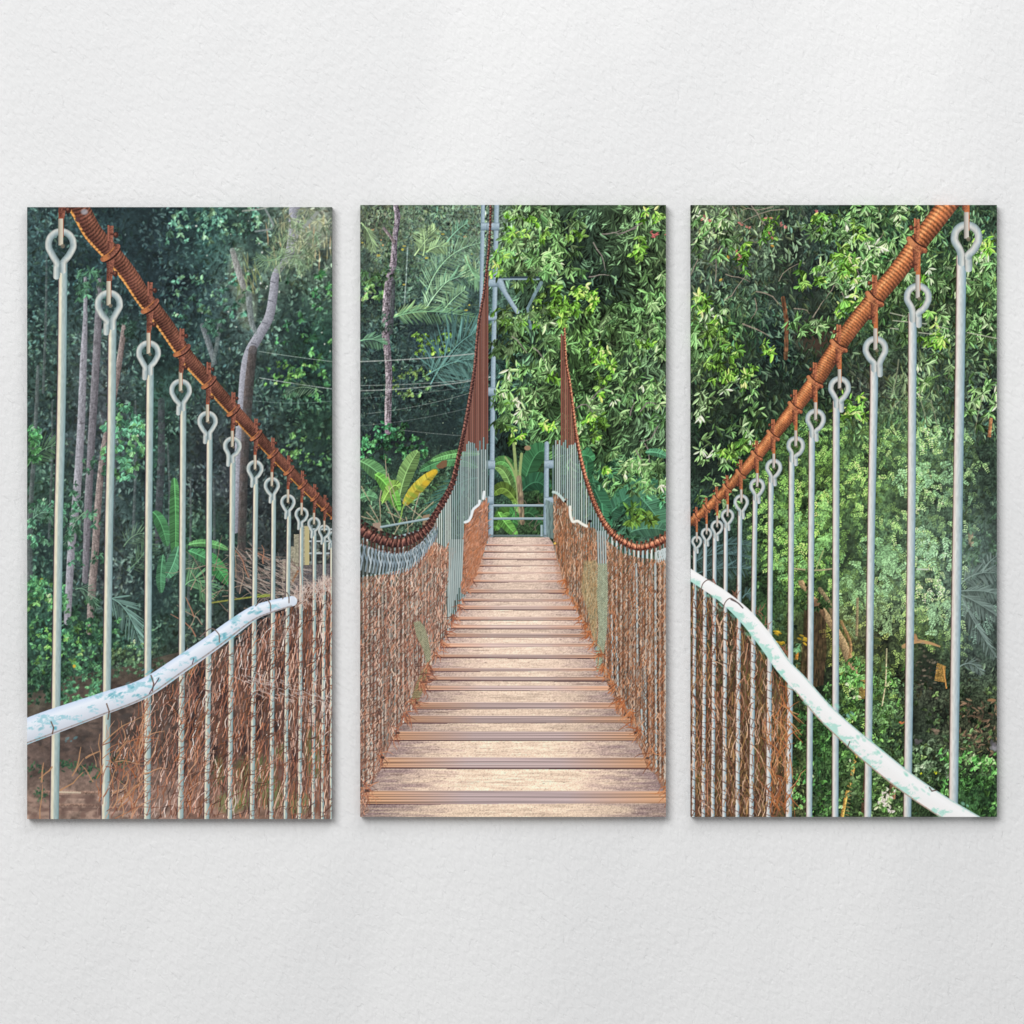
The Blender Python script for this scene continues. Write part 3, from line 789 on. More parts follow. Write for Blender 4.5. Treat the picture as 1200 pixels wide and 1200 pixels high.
    for x, y, a in [(80, 865, 0), (65, 852, 0), (50, 853, 0), (130, 815, .3), (140, 812, .2), (155, 802, .3), (178, 795, 0), (165, 815, .4), (255, 750, .5), (266, 745, 0), (277, 733, .5), (296, 717, 0), (305, 716, 0), (175, 788, 0), (262, 744, .2), (230, 772, .4)]:
        for _ in range(6):
            P.blob(x + r.normal(0, 3.5), y + r.normal(0, 2), r.uniform(1.2, 4), r.uniform(.8, 2.2), C(96, 170, 184), r.uniform(.25, .6), a=-.5)
    P.blob(344, 704, 3, 6, C(214, 220, 232), .8, hard=1)
    for x, y, h in [(63, 852, 7), (128, 833, 9), (180, 800, 9)]:
        P.part('tie_wire')
        P.stroke([(x - 2, y - h), (x + 1, y), (x - .5, y + h)], 1.6, C(110, 82, 66), .85)
    for x0, y0, w, h, t in [(248, 744, 9, 16, .2), (310, 708, 7, 15, .2), (336, 700, 3, 12, .2)]:
        P.part('tie_wire')
        P.stroke(smooth([(x0 - w * 1.4, y0 + h * .1), (x0, y0 - h * .5), (x0 + w, y0 - h * .1), (x0 + w * 1.1, y0 + h * .5)], 5), 1.4, C(124, 110, 106), .9)
    for pts in [[(176, 812), (180, 805), (186, 796), (187, 794)], [(226, 778), (228, 771)]]:
        P.part('tie_wire')
        P.stroke(pts, 1.3, C(96, 78, 92), .85)
    # hazy morning air low over the picture's left
    crisp(P, 33, 243, 390, 960, .22, .06)
    return P


# ================================================================== MIDDLE PRINT
def draw_middle():
    P = Print(422.5, 241, 780, 956.5, 23)
    r = P.rng
    G = wood(P, [
        [(112, 128, 104), (104, 130, 106), (124, 146, 122), (98, 130, 84), (84, 112, 84), (100, 128, 84)],
        [(78, 100, 82), (92, 122, 104), (100, 132, 116), (84, 116, 76), (58, 80, 62), (84, 112, 72)],
        [(72, 96, 88), (82, 112, 100), (80, 118, 108), (90, 124, 88), (96, 134, 66), (98, 126, 86)],
        [(58, 78, 72), (60, 84, 76), (64, 96, 92), (88, 120, 78), (74, 106, 62), (78, 102, 74)],
        [(48, 66, 60), (54, 74, 62), (46, 64, 66), (80, 114, 70), (86, 124, 68), (86, 112, 80)],
        [(72, 104, 78), (84, 116, 82), (52, 84, 72), (70, 104, 60), (80, 120, 80), (76, 114, 80)],
        [(84, 108, 84), (92, 120, 96), (80, 100, 72), (62, 88, 52), (60, 96, 74), (76, 110, 88)],
        [(84, 96, 74)] * 6, [(96, 92, 72)] * 6, [(100, 86, 70)] * 6, [(104, 84, 68)] * 6, [(104, 84, 68)] * 6])
    leaves(P, G, 5200, (422, 240, 575, 640), L=(3, 8), asp=(.2, .45), ang=(1.4, 1.1), k=(.5, 1.4), hi=.15, alpha=.6, hik=(1.4, 1.9))
    leaves(P, G, 2600, (422, 240, 575, 330), L=(3, 7), asp=(.15, .4), ang=(1.5, .9), k=(.8, 1.5), hi=.25, alpha=.5, hik=(1.3, 1.7))
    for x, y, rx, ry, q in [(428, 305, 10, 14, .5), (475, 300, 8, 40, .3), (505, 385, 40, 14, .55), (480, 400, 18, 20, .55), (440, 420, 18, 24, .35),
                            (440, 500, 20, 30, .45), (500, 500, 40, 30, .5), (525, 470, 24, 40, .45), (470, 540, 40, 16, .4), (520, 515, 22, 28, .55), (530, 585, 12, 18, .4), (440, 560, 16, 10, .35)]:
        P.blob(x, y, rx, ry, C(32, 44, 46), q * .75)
    for _ in range(50):
        x, y = r.uniform(424, 545), r.uniform(430, 540)
        P.blob(x, y, r.uniform(.5, 1.1), r.uniform(.6, 1.4), C(150, 166, 140), r.uniform(.25, .6), hard=1)
    for x, y in [(444, 300), (474, 289), (472, 293), (449, 288), (437, 270), (425, 285), (519, 275), (474, 334), (500, 303), (540, 275), (545, 278), (553, 298), (546, 364), (550, 358), (447, 282)]:
        P.blob(x, y, r.uniform(1.0, 2.4), r.uniform(.8, 1.6), C(*[(176, 170, 80), (164, 158, 84), (180, 150, 108)][r.integers(3)]), .75, hard=1)
    tufts(P, 40, (424, 318, 456, 350), [(110, 150, 88), (90, 132, 84)], R=(4, 7), leavesn=8, cut=.2, asp=.4, alpha=.6)
    tufts(P, 34, (484, 390, 528, 415), [(112, 150, 70), (92, 130, 66)], R=(3, 5), leavesn=7, cut=.2, asp=.5, alpha=.8)
    tufts(P, 36, (458, 430, 506, 465), [(96, 132, 82), (120, 150, 84)], R=(3, 5), leavesn=7, cut=.25, asp=.45, alpha=.65)
    tufts(P, 80, (424, 510, 500, 540), [(66, 124, 80), (52, 100, 66), (86, 146, 90)], R=(3, 6), leavesn=8, cut=.25, asp=.5, alpha=.8)
    trunk(P, [(464, 241), (466, 256), (463, 280), (461, 310), (456, 330), (453, 360), (452, 390), (455, 420), (456, 450), (455, 480), (455, 506)], [6, 7, 6, 8, 9, 9, 9, 8, 8, 8, 7], C(152, 144, 146), C(90, 86, 92), bark=.6, alpha=.9)
    trunk(P, [(450, 268), (458, 278), (462, 284)], [3, 3.5, 4], C(150, 140, 138), C(104, 96, 96), alpha=.8)
    trunk(P, [(461, 330), (460, 360), (458, 390)], [5, 6, 5], C(96, 96, 98), C(64, 68, 72), alpha=.7)
    trunk(P, [(478, 290), (476, 330), (474, 360)], [1.6, 1.6, 1.6], C(150, 170, 160), C(120, 140, 130), alpha=.7)
    for a, b, c, L, n, col in [((500, 345), (516, 292), (566, 285), 20, 30, (128, 160, 142)), ((508, 340), (540, 318), (566, 322), 16, 24, (110, 146, 132)),
                               ((497, 366), (512, 340), (527, 328), 15, 26, (150, 184, 162)), ((520, 364), (530, 350), (545, 340), 14, 20, (132, 166, 142)),
                               ((463, 370), (480, 362), (500, 362), 12, 22, (140, 170, 134)), ((462, 372), (500, 358), (562, 374), 15, 40, (104, 140, 118)),
                               ((566, 330), (552, 312), (546, 310), 14, 14, (160, 186, 160)), ((545, 300), (555, 330), (566, 330), 16, 16, (120, 160, 136)),
                               ((486, 300), (500, 280), (512, 268), 14, 20, (150, 172, 140)), ((496, 300), (500, 284), (496, 268), 14, 16, (138, 162, 132)), ((500, 296), (512, 286), (524, 290), 12, 16, (140, 166, 136)),
                               ((422, 400), (438, 394), (450, 404), 12, 18, (100, 136, 122)), ((424, 262), (436, 274), (438, 296), 12, 14, (130, 150, 124)),
                               ((524, 284), (536, 268), (548, 262), 10, 14, (112, 152, 142))]:
        frond(P, a, b, c, L, int(n * 1.25), np.clip(C(*col) * np.array([1.02, 1.04, .92], f32), 0, 1), W=1.2, alpha=.72, droop=.9)
    frond(P, (505, 450), (530, 400), (562, 388), 34, 40, C(88, 128, 122), W=1.7, alpha=.75, droop=1.3)
    frond(P, (500, 440), (535, 418), (560, 422), 22, 30, C(92, 130, 122), W=1.5, alpha=.65, droop=1.3)
    frond(P, (560, 560), (528, 560), (500, 612), 24, 30, C(74, 118, 104), W=1.6, alpha=.75, droop=1)
    P.part('shrub')
    tufts(P, 30, (440, 496, 476, 526), [(60, 112, 76), (50, 92, 64), (78, 132, 84)], R=(4, 7), leavesn=8, cut=0, asp=.5, alpha=.85)
    tufts(P, 10, (448, 316, 466, 330), [(100, 124, 92), (80, 108, 84)], R=(4, 7), leavesn=7, cut=0, asp=.3, alpha=.7)
    tufts(P, 12, (446, 366, 462, 392), [(86, 116, 98), (70, 96, 84)], R=(4, 7), leavesn=7, cut=0, asp=.3, alpha=.6)
    soften(P, 422, 241, 572, 540, 1, .55)
    crisp(P, 422, 241, 572, 640, .2, .45)
    for p0, p1, sag, w, a in [((422, 424), (562, 414), 3, 1.5, .85), ((422, 452), (556, 445), 3, 1.1, .6), ((422, 458), (556, 446), 5, 1.4, .75), ((430, 485), (553, 460), 6, .9, .5),
                              ((422, 499), (550, 478), 6, .8, .4), ((470, 504), (546, 511), 1, .9, .45), ((422, 467), (556, 452), 4, .8, .4), ((560, 444), (596, 438), 1, 1.3, .7)]:
        wire(P, p0, p1, sag, w * .85, C(186, 190, 184), a * .85)
    b = P.box(0, 0, P.px(590), P.py(640))
    T = P.A[b[0]:b[1], b[2]:b[3]]; T += (np.array([.62, .70, .66], f32) - T) * f32(.045)
    # ---- mango tree filling the right half
    P.part('tree_crown')
    crown = [(596, 241), (590, 262), (575, 290), (570, 330), (584, 335), (600, 325), (612, 345), (585, 365), (572, 400), (576, 430), (580, 470), (578, 520), (600, 530), (640, 525), (660, 540), (700, 600), (712, 626), (780, 610), (780, 241)]
    b, M = P.mask(crown)
    P.put(b, blur(M.astype(f32), 3) * .8, P.A[b[0]:b[1], b[2]:b[3]] * .45 + G.F[b[0]:b[1], b[2]:b[3]] * (.2 + .3 * P.clump[b[0]:b[1], b[2]:b[3]])[..., None])
    tk = inside(P, crown)
    for x, y, rx, ry, q in [(700, 330, 34, 34, .6), (720, 345, 40, 18, .5), (664, 262, 12, 22, .6), (660, 300, 14, 30, .5), (745, 265, 18, 10, .5), (715, 420, 30, 14, .4), (680, 470, 26, 20, .4), (755, 425, 24, 14, .5), (610, 410, 20, 16, .4), (690, 405, 16, 20, .5), (590, 310, 14, 14, .4), (640, 420, 16, 14, .4), (660, 380, 14, 16, .3)]:
        P.blob(x, y, rx, ry, C(40, 54, 50), q * .75, own=True)
    for cut, n, k, hi, L in [(0, 4600, (.35, 1.0), .06, (6, 12)), (.3, 4200, (.6, 1.4), .36, (6.5, 12.5))]:
        for _ in range(n):
            x, y = r.uniform(568, 782), r.uniform(238, 625)
            if not tk(x, y): continue
            c = clump_at(P, x, y)
            if c < cut: continue
            dk = max(math.exp(-((x - 715) / 38) ** 2 - ((y - 335) / 30) ** 2), math.exp(-((x - 662) / 18) ** 2 - ((y - 290) / 40) ** 2)) * .6
            base = G.at(x, y)
            lit = np.clip((c - .3) * 2.2, 0, 1) * (1 - dk)
            kk = r.uniform(*k) * (.6 + .6 * lit) * (1 - .5 * dk)
            col = base * f32(kk)
            if r.random() < hi * (.3 + lit) * (1 - dk):
                col = base * f32(r.uniform(.95, 1.25)) + C(28, 34, 28) * f32(r.uniform(.4, 1.1))
            Ln = r.uniform(*L)
            P.leaf(x, y, 1.4 + 3.2 * (P.big[min(int(P.py(y)), P.h - 1) if y > 241 else 0, min(max(int(P.px(x)), 0), P.w - 1)] - .5) + r.normal(0, .42), Ln, Ln * r.uniform(.18, .25), np.clip(col, 0, 1), .93, two=.18)
    gcol = [(84, 118, 68), (98, 132, 80), (72, 104, 62), (112, 140, 92)]
    for reg, n in [((592, 245, 680, 320), 70), ((600, 300, 655, 335), 26), ((755, 300, 780, 410), 34), ((575, 365, 660, 420), 56), ((580, 430, 660, 500), 70), ((690, 355, 780, 420), 60), ((680, 430, 780, 500), 60), ((690, 560, 780, 600), 46), ((730, 520, 780, 560), 16), ((672, 480, 720, 540), 26)]:
        tufts(P, n, reg, gcol, R=(9, 14), leavesn=9, cut=.22, hi=.42, asp=.22)
    bright = [(116, 168, 66), (100, 150, 56), (136, 182, 88)]
    for reg, n in [((632, 332, 700, 368), 46), ((625, 350, 665, 382), 24), ((662, 272, 684, 280), 5), ((742, 278, 756, 305), 12), ((750, 245, 775, 262), 7), ((592, 250, 640, 280), 16), ((572, 300, 590, 325), 8), ((684, 405, 712, 425), 10), ((700, 425, 720, 480), 12), ((684, 485, 714, 515), 14), ((595, 505, 622, 520), 8), ((690, 545, 712, 552), 5), ((640, 438, 655, 446), 4), ((636, 495, 652, 502), 5), ((745, 400, 775, 405), 6), ((752, 605, 758, 612), 3)]:
        tufts(P, n, reg, bright, R=(6, 9), leavesn=7, cut=.0, hi=.3, asp=.36)
    for x, y in [(760, 275), (764, 277), (768, 276), (779, 277), (762, 279)]:
        for _ in range(2):
            P.leaf(x + r.normal(0, 1), y + r.normal(0, 1), r.uniform(-.6, .8), 5.5, 1.8, C(176, 104, 98) * f32(r.uniform(.85, 1.1)), .75)
    for x, y, a, L in [(695, 285, .9, 36), (705, 275, .5, 24), (752, 262, 2.9, 34), (745, 268, 3.0, 30), (690, 470, -.8, 26), (676, 478, -.3, 24), (738, 487, -1.2, 20), (750, 482, -1.1, 24), (770, 500, 2.0, 30), (755, 520, 1.4, 28), (600, 395, .5, 26), (625, 408, .2, 24), (690, 325, .1, 24), (745, 528, 1.2, 20)]:
        P.part('branch'); twig(P, x, y, a, L, 1.6, C(130, 126, 116), .3, .75)
    soften(P, 565, 241, 780, 640, 1, .35)
    crisp(P, 565, 241, 780, 640, .3, .35)
    # broad leaves low on the right and behind the gate
    for p0, p1, p2, W, col in [((700, 618), (740, 570), (770, 566), 14, (70, 120, 92)), ((742, 575), (760, 590), (782, 625), 16, (82, 130, 100)), ((722, 632), (750, 612), (782, 622), 11, (80, 124, 98)), ((690, 560), (700, 580), (712, 608), 12, (58, 104, 76)),
                               ((690, 575), (684, 545), (690, 525), 9, (64, 118, 80)), ((676, 535), (690, 530), (694, 540), 7, (70, 130, 86)), ((756, 530), (770, 528), (782, 536), 5, (92, 150, 112)), ((705, 590), (705, 600), (712, 625), 10, (66, 122, 88)),
                               ((612, 575), (625, 520), (640, 530), 13, (62, 112, 74)), ((612, 575), (630, 555), (641, 575), 13, (50, 94, 68)), ((606, 570), (596, 530), (578, 545), 8, (96, 150, 84)), ((606, 600), (596, 545), (580, 548), 6, (120, 158, 92)),
                               ((606, 590), (590, 560), (578, 580), 8, (104, 132, 60)), ((602, 606), (590, 590), (580, 622), 9, (90, 136, 64)), ((600, 606), (606, 590), (598, 626), 9, (72, 128, 70)), ((612, 605), (622, 590), (638, 626), 8, (54, 92, 60)), ((584, 600), (590, 612), (606, 628), 7, (112, 170, 84))]:
        banana(P, p0, p1, p2, W, C(*col), alpha=.92)
    tufts(P, 30, (690, 540, 780, 628), [(70, 118, 82), (58, 104, 72)], R=(6, 9), leavesn=8, cut=.1, hi=.3, asp=.3)
    tufts(P, 34, (735, 540, 780, 575), [(92, 130, 76), (112, 150, 92)], R=(7, 11), leavesn=9, cut=.1, hi=.4, asp=.24)
    tufts(P, 12, (735, 590, 765, 612), [(120, 160, 66), (96, 140, 60)], R=(7, 11), leavesn=9, cut=.0, hi=.4, asp=.26)
    P.part('banana_stem')
    for pts, w in [([(602, 520), (604, 545), (606, 570), (608, 600)], 3.4), ([(611, 532), (609, 555), (608, 590)], 3.2), ([(592, 536), (600, 548), (606, 566)], 2.4)]:
        P.stroke(smooth(pts, 4), w, C(150, 168, 110), .95)
    P.stroke([(608, 560), (610, 585), (612, 612)], 6, lambda s, v, b: C(140, 122, 100) * (.6 + .8 * P.vert[b[0]:b[1], b[2]:b[3]])[..., None], .9)
    P.blob(618, 525, 4, 3, C(160, 130, 104), .9, hard=1)
    for _ in range(16):
        twig(P, r.uniform(600, 640), r.uniform(585, 622), r.uniform(-3, 3), r.uniform(8, 18), 1.2, C(120, 104, 96), .4, .7)
    # banana plants on the left bank, one leaf turned yellow
    banana(P, (560, 548), (530, 528), (492, 552), 8, C(86, 140, 92))
    banana(P, (562, 532), (530, 528), (505, 540), 5, C(112, 168, 104))
    banana(P, (468, 584), (474, 550), (490, 529), 10, C(124, 160, 98))
    banana(P, (422, 540), (440, 548), (450, 562), 10, C(104, 152, 100))
    banana(P, (440, 556), (456, 565), (468, 598), 9, C(116, 178, 84))
    banana(P, (422, 584), (432, 578), (442, 584), 6, C(104, 152, 110))
    banana(P, (448, 590), (462, 560), (468, 572), 7, C(140, 180, 90))
    banana(P, (474, 592), (486, 572), (512, 551), 7.5, C(200, 186, 74), rib=(190, 180, 80), ribs=.09, label='yellow dying banana leaf with a brown tip')
    for x, y in [(484, 580), (492, 572), (480, 586)]:
        P.blob(x, y, 8, 3, C(128, 160, 66), .6, a=.5)
    for x, y in [(504, 556), (509, 553), (499, 566)]:
        P.blob(x, y, 5, 4, C(226, 184, 56), .7)
    P.stroke(smooth([(476, 588), (472, 596), (470, 606), (468, 612)], 4), 1.6, C(140, 176, 90), .9)
    P.poly([(511, 546), (518, 540), (524, 539), (524, 546), (519, 549), (513, 549)], C(124, 88, 66), .9)
    P.part('dry_brushwood')
    for x, y, a, L in [(455, 555, 1.4, 34), (453, 560, -1.4, 26), (447, 575, 1.5, 46), (456, 570, 1.35, 50), (452, 588, 1.1, 36), (492, 578, 1.9, 40), (508, 588, 2.4, 46), (434, 592, 1.1, 34), (424, 605, .5, 18), (424, 570, 1.0, 20), (455, 600, .4, 22), (500, 610, -2.5, 40), (430, 600, .8, 30), (470, 612, 2.2, 30), (476, 606, 1.4, 26)]:
        twig(P, x, y, a, L, 1.3, C(182, 168, 140), .12, .85)
    # far handrail of the landing
    P.part('concrete_block')
    P.poly([(496, 604), (504, 602), (503, 618), (495, 620)], C(150, 128, 104))
    P.poly([(437, 613), (445, 612), (448, 622), (438, 622)], C(160, 140, 124))
    P.part('gate_rail')
    for p0, p1 in [((446, 617.5), (508, 606.5)), ((462, 630), (496, 621))]:
        P.part('gate_rail')
        P.stroke([p0, p1], 2.4, C(168, 188, 192), .95)
        P.stroke([(p0[0], p0[1] + 1), (p1[0], p1[1] + 1)], 1, C(106, 128, 132), .7)
    # ---- far tower of pale blue steel
    steel = C(152, 172, 184)
    rp = ramp([(-1, C(120, 140, 152)), (-.6, C(172, 190, 200)), (.3, C(150, 170, 182)), (1, C(112, 132, 144))])
    sf = lambda s, v, b: rp(v) * (1 + .12 * (P.fine[b[0]:b[1], b[2]:b[3]] - .5))[..., None]
    lf = P.part('tower_post', label='tall pale blue steel post left of the gate')
    P.stroke([(566, 241), (565, 300), (563, 380), (562, 420)], [4.6, 4.8, 3.4, 3], sf)
    P.stroke([(582, 241), (580, 338), (578, 430), (577, 520), (575, 628)], [5.6, 5.6, 5.4, 5.4, 6], sf)
    P.stroke([(573, 241), (571, 330)], 4, C(70, 84, 84), .5)
    for y, h, x0, x1 in [(266, 9, 564, 585), (332, 9, 573, 583), (373, 6, 572, 582), (459, 10, 571, 581), (544.5, 10, 569, 580), (586, 10, 568, 578)]:
        P.stroke([(x0, y), (x1, y)], h, sf)
        P.stroke([(x0, y + h / 2), (x1, y + h / 2)], 1, C(90, 108, 118), .6)
    rt = P.part('tower_post', label='short pale blue steel post right of the gate')
    P.stroke([(640.5, 520), (640, 575), (639.5, 630)], [5.4, 5.8, 6.4], sf)
    P.stroke([(648, 522), (648, 590)], [2, 2], C(120, 140, 144), .8)
    for y in (544, 587):
        P.stroke([(638, y), (649, y)], 9.5, sf)
    P.poly([(639, 585), (650, 590), (656, 632), (640, 630)], lambda b: C(120, 140, 138) * (.75 + .4 * P.vert[b[0]:b[1], b[2]:b[3]])[..., None], .9)
    P.part('cross_beam')
    P.stroke([(583, 326.5), (632, 326.5)], 4.2, ramp_f([(-1, C(52, 66, 72)), (.1, C(60, 76, 84)), (.3, C(150, 172, 182)), (1, C(140, 160, 172))]))
    P.stroke([(586, 332), (592, 344), (606, 366)], [9, 5.4, 5], sf)
    P.stroke([(634, 332), (626, 346), (618, 362), (622, 385)], [4.4, 4, 3, 3], C(128, 152, 164), .75)
    # leaves that hang in front of the tower
    P.cur = next(i for i, d in enumerate(P.ids) if d['name'] == 'tree_crown')
    for reg, n in [((572, 296, 600, 326), 20), ((592, 244, 612, 290), 18), ((576, 365, 606, 420), 20), ((600, 318, 640, 326), 4), ((606, 360, 640, 384), 12), ((578, 440, 600, 500), 10)]:
        tufts(P, n, reg, gcol + bright[:1], R=(7, 11), leavesn=9, cut=.0, hi=.45, asp=.24)
    P.part('gate_rail')
    for y in (592.3, 607.6):
        P.part('gate_rail')
        P.stroke([(578, y), (637, y)], 2.6, ramp_f([(-1, C(190, 206, 212)), (1, C(110, 132, 140))]))
    P.stroke([(573, 627.5), (640, 627.5)], 2.2, C(110, 124, 126), .9)
    P.stroke([(634.5, 615), (634.5, 628)], 2.4, C(170, 188, 196), .9)
    # ---- deck
    LE = [(629, 572), (640, 569), (650, 566), (664, 560), (682, 552), (695, 546), (715, 536), (727, 530), (737, 526), (750, 521), (760, 515), (771, 509), (787, 503), (797, 499), (809, 493), (818, 490), (831, 482), (847, 471), (867, 457), (900, 444), (925, 430), (942, 424), (957, 416)]
    RE = [(629, 640), (640, 648), (655, 654), (664, 657), (682, 662), (695, 666), (715, 677), (727, 682), (740, 688), (758, 698), (771, 702), (787, 706), (800, 713), (810, 722), (831, 730), (840, 740), (868, 748), (898, 764), (925, 782), (957, 790)]
    gaps = [629.5, 639.7, 647.5, 655.8, 664, 672.7, 682.3, 695, 704.7, 714.3, 726.7, 736.7, 746.7, 759, 770.8, 786.7, 797.2, 809.2, 830.8, 847.2, 867.4, 899.9, 942, 985]
    edges = [637.8, 645.5, 653.6, 661.8, 670, 679.4, 690.5, 701.5, 709.5, 722.6, 732, 742, 753.6, 766.6, 782.5, 792.5, 803, 822.6, 838.3, 856.6, 887, 926, 980]
    lx = lambda y: interp(LE, y)
    rx_ = lambda y: interp(RE, y)
    P.poly([(lx(y) - 2, y) for y in range(629, 958, 4)] + [(rx_(y) + 2, y) for y in range(956, 628, -4)], C(80, 58, 62))
    for i in range(len(edges)):
        y0, ye, y1 = gaps[i], edges[i], gaps[i + 1]
        P.part('plank')
        near = np.clip((y0 - 630) / 300, 0, 1)
        seed = np.random.default_rng(900 + i)
        hs = y1 - y0
        gr = vnoise(P.h, P.w, max(1.6, hs * .13), 20 + 36 * near, seed)
        gr2 = vnoise(P.h, P.w, 2.2, 3.6, seed)
        ln1 = vnoise(P.h, P.w, 1.7, 420, seed); ln2 = vnoise(P.h, P.w, 3.2, 700, seed)
        tone = seed.uniform(.94, 1.06)
        half = (rx_(y0 + 3) - lx(y0 + 3)) / 2
        mid = (rx_(y0 + 3) + lx(y0 + 3)) / 2
        ll, rr = lx(y0 + 2) - 1 + seed.normal(0, .8), rx_(y0 + 2) + 1 + seed.normal(0, .8)
        ll2, rr2 = lx(y1) - 1, rx_(y1) + 1
        dg = seed.normal(0, .10)

        def top(b, mid=mid, half=half, near=near, gr=gr, gr2=gr2, tone=tone):
            q = np.abs((P.X[b[2]:b[3]] / S + P.x0) - mid) / half
            xr = ((P.X[b[2]:b[3]] / S + P.x0) - mid) / half
            wob = (gr[b[0]:b[1], b[2]:b[3]] - .5)
            qq = np.clip(q[None] + wob * .6 - .45, 0, 1) * 1.6
            qq = np.clip(qq, 0, 1)[..., None]
            cen = C(232, 206, 188) * (1 - near) + C(250, 222, 196) * near
            sid = C(188, 162, 152) * (1 - near) + C(144, 122, 120) * near
            col = cen * (1 - qq) + sid * qq
            g = gr[b[0]:b[1], b[2]:b[3]] - .5; g2 = gr2[b[0]:b[1], b[2]:b[3]] - .5
            sp = np.clip((P.fine[b[0]:b[1], b[2]:b[3]] - .62) * 3, 0, 1) * .22 * near
            return np.clip(col * (tone + .20 * g + .30 * g2 * (.5 + .7 * qq[..., 0]) + .16 * (P.fine[b[0]:b[1], b[2]:b[3]] - .5) * (.4 + near) - sp * (.45 + qq[..., 0]))[..., None], 0, 1)

        def edge(b, mid=mid, half=half, near=near, ye=ye, y1=y1, seed=i, tone=tone, ln1=ln1, ln2=ln2):
            x = (P.X[b[2]:b[3]] / S + P.x0)
            q = np.clip(np.abs(x - mid) / half * 1.5 - .55, 0, 1)[None, :, None]
            t = ((P.Y[b[0]:b[1]] / S + P.y0 - ye) / max(.5, (y1 - ye)))[:, None]
            h = (y1 - ye)
            cen = C(204, 176, 162) * (1 - near) + C(172, 154, 154) * near
            sid = C(196, 146, 122) * (1 - near) + C(184, 142, 110) * near
            col = cen * (1 - q) + sid * q
            k = 5.0 if h > 11 else 4.0 if h > 7 else 2.0
            st = .35 - (.5 + .5 * np.cos(2 * math.pi * (t * k + .25 * ln2[b[0]:b[1], b[2]:b[3]] + seed * .37))) ** 4 * (.4 + 1.3 * ln2[b[0]:b[1], b[2]:b[3]])
            hl = ln1[b[0]:b[1], b[2]:b[3]] + ln2[b[0]:b[1], b[2]:b[3]] - 1
            return np.clip(col * (1.04 * tone * (1.0 - .05 * t) + .26 * st * (.4 + near) + .5 * hl * (.35 + .65 * near))[..., None], 0, 1)
        P.poly([(ll, y0), (rr, y0 + dg * 8), (rr2, ye), (ll2 + 2, ye - .6)], top)
        P.poly([(ll2 + 1, ye - .6), (rr2, ye), (rr2, y1), (ll2, y1 - 1)], edge)
        P.stroke([(ll2, y1 - .8), (mid, y1 - .2), (rr2, y1)], .5 + 1.15 * near * (1 if seed.random() < .7 else .5), C(84, 54, 62), .9)
        P.stroke([(ll2 + 2, ye - .5), (mid, ye - .2), (rr2, ye)], .5 + .5 * near, C(234, 210, 194), .5)
        for _ in range(int(6 + 26 * near * hs / 20)):       # grain scratches and nail heads
            x, y = seed.uniform(ll + 6, rr - 6), seed.uniform(y0 + hs * .1, ye - hs * .08)
            side = abs(x - mid) / half
            P.stroke([(x, y), (x + seed.uniform(4, 26) * (.4 + near), y + seed.normal(0, .4))], seed.uniform(.4, .9), C(120, 96, 88) if seed.random() < .7 else C(246, 226, 206), seed.uniform(.15, .5) * (.35 + .9 * side), own=False)
        for _ in range(int(90 * near * hs / 20)):
            x, y = seed.uniform(ll + 4, rr - 4), seed.uniform(y0 + hs * .05, ye - hs * .05)
            side = abs(x - mid) / half
            if seed.random() > .15 + .85 * side: continue
            P.blob(x, y, seed.uniform(.5, 2.2), seed.uniform(.3, .8), C(128, 106, 100) if seed.random() < .7 else C(232, 214, 200), .45)
    # ---- hangers, rods and nets
    CL = [(241, 575), (262, 574.5), (290, 573), (320, 570), (346, 566.7), (380, 560.8), (427, 556.7), (453, 553), (483, 548), (510, 543), (533, 538), (567, 530), (593, 516), (606, 508.5), (618, 501), (628, 490), (634, 477), (636.5, 463), (631, 443), (620, 422), (612, 412)]
    CR = [(385, 661), (423, 663), (450, 667.5), (483, 671.7), (510, 675), (537, 680), (563, 686.7), (587, 695), (610, 706), (626, 718), (637, 734), (641.5, 748), (638, 764), (630, 781), (622, 792)]
    rodc = [C(188, 200, 198), C(160, 178, 178), C(204, 212, 206), C(144, 164, 164)]
    xl = np.concatenate([np.linspace(571, 545, 13), np.linspace(542.6, 500, 18), np.linspace(496, 426, 16)])
    cableyL = lambda x: float(np.interp(x, [422, 443, 463, 477, 490, 501, 508.5, 516, 530, 538, 543, 548, 553, 557, 561, 566, 571, 575], [620, 631, 636.5, 634, 628, 618, 606, 593, 567, 533, 510, 483, 453, 427, 380, 346, 316, 250]))
    deckL = lambda x: float(np.interp(x, [p[1] for p in LE[::-1]], [p[0] for p in LE[::-1]]))
    P.cur = 0
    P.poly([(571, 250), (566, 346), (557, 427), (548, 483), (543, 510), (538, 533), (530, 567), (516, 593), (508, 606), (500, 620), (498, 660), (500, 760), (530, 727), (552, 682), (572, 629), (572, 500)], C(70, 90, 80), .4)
    for k, x in enumerate(xl):
        P.part('hanger_rod')
        yt = cableyL(x) + 2
        w = 1.25 if x > 544 else 1.4 if x > 500 else 2.5
        yb = min(deckL(x - 1), 950)
        yr = 508 + r.uniform(0, 22)
        c = rodc[r.integers(4)] * f32(r.uniform(.92, 1.05))
        prof = ramp_f([(-1, c * f32(.8)), (-.3, np.clip(c * f32(1.1), 0, 1)), (.4, c), (1, c * f32(.62))])
        if yt < yr:
            cr = C(*[(132, 88, 78), (118, 76, 66), (146, 100, 88)][k % 3])
            P.stroke([(x + .4, yt), (x, yr)], w + .75, ramp_f([(-1, cr * f32(.75)), (-.2, cr * f32(1.12)), (1, cr * f32(.7))]))
            P.stroke([(x, yr), (x, yb)], w, prof)
        else:
            P.stroke([(x, yt), (x, yb)], w, prof)
    xr_ = np.concatenate([np.linspace(651, 676, 12), np.linspace(678.4, 712, 13), np.linspace(717, 778, 13)])
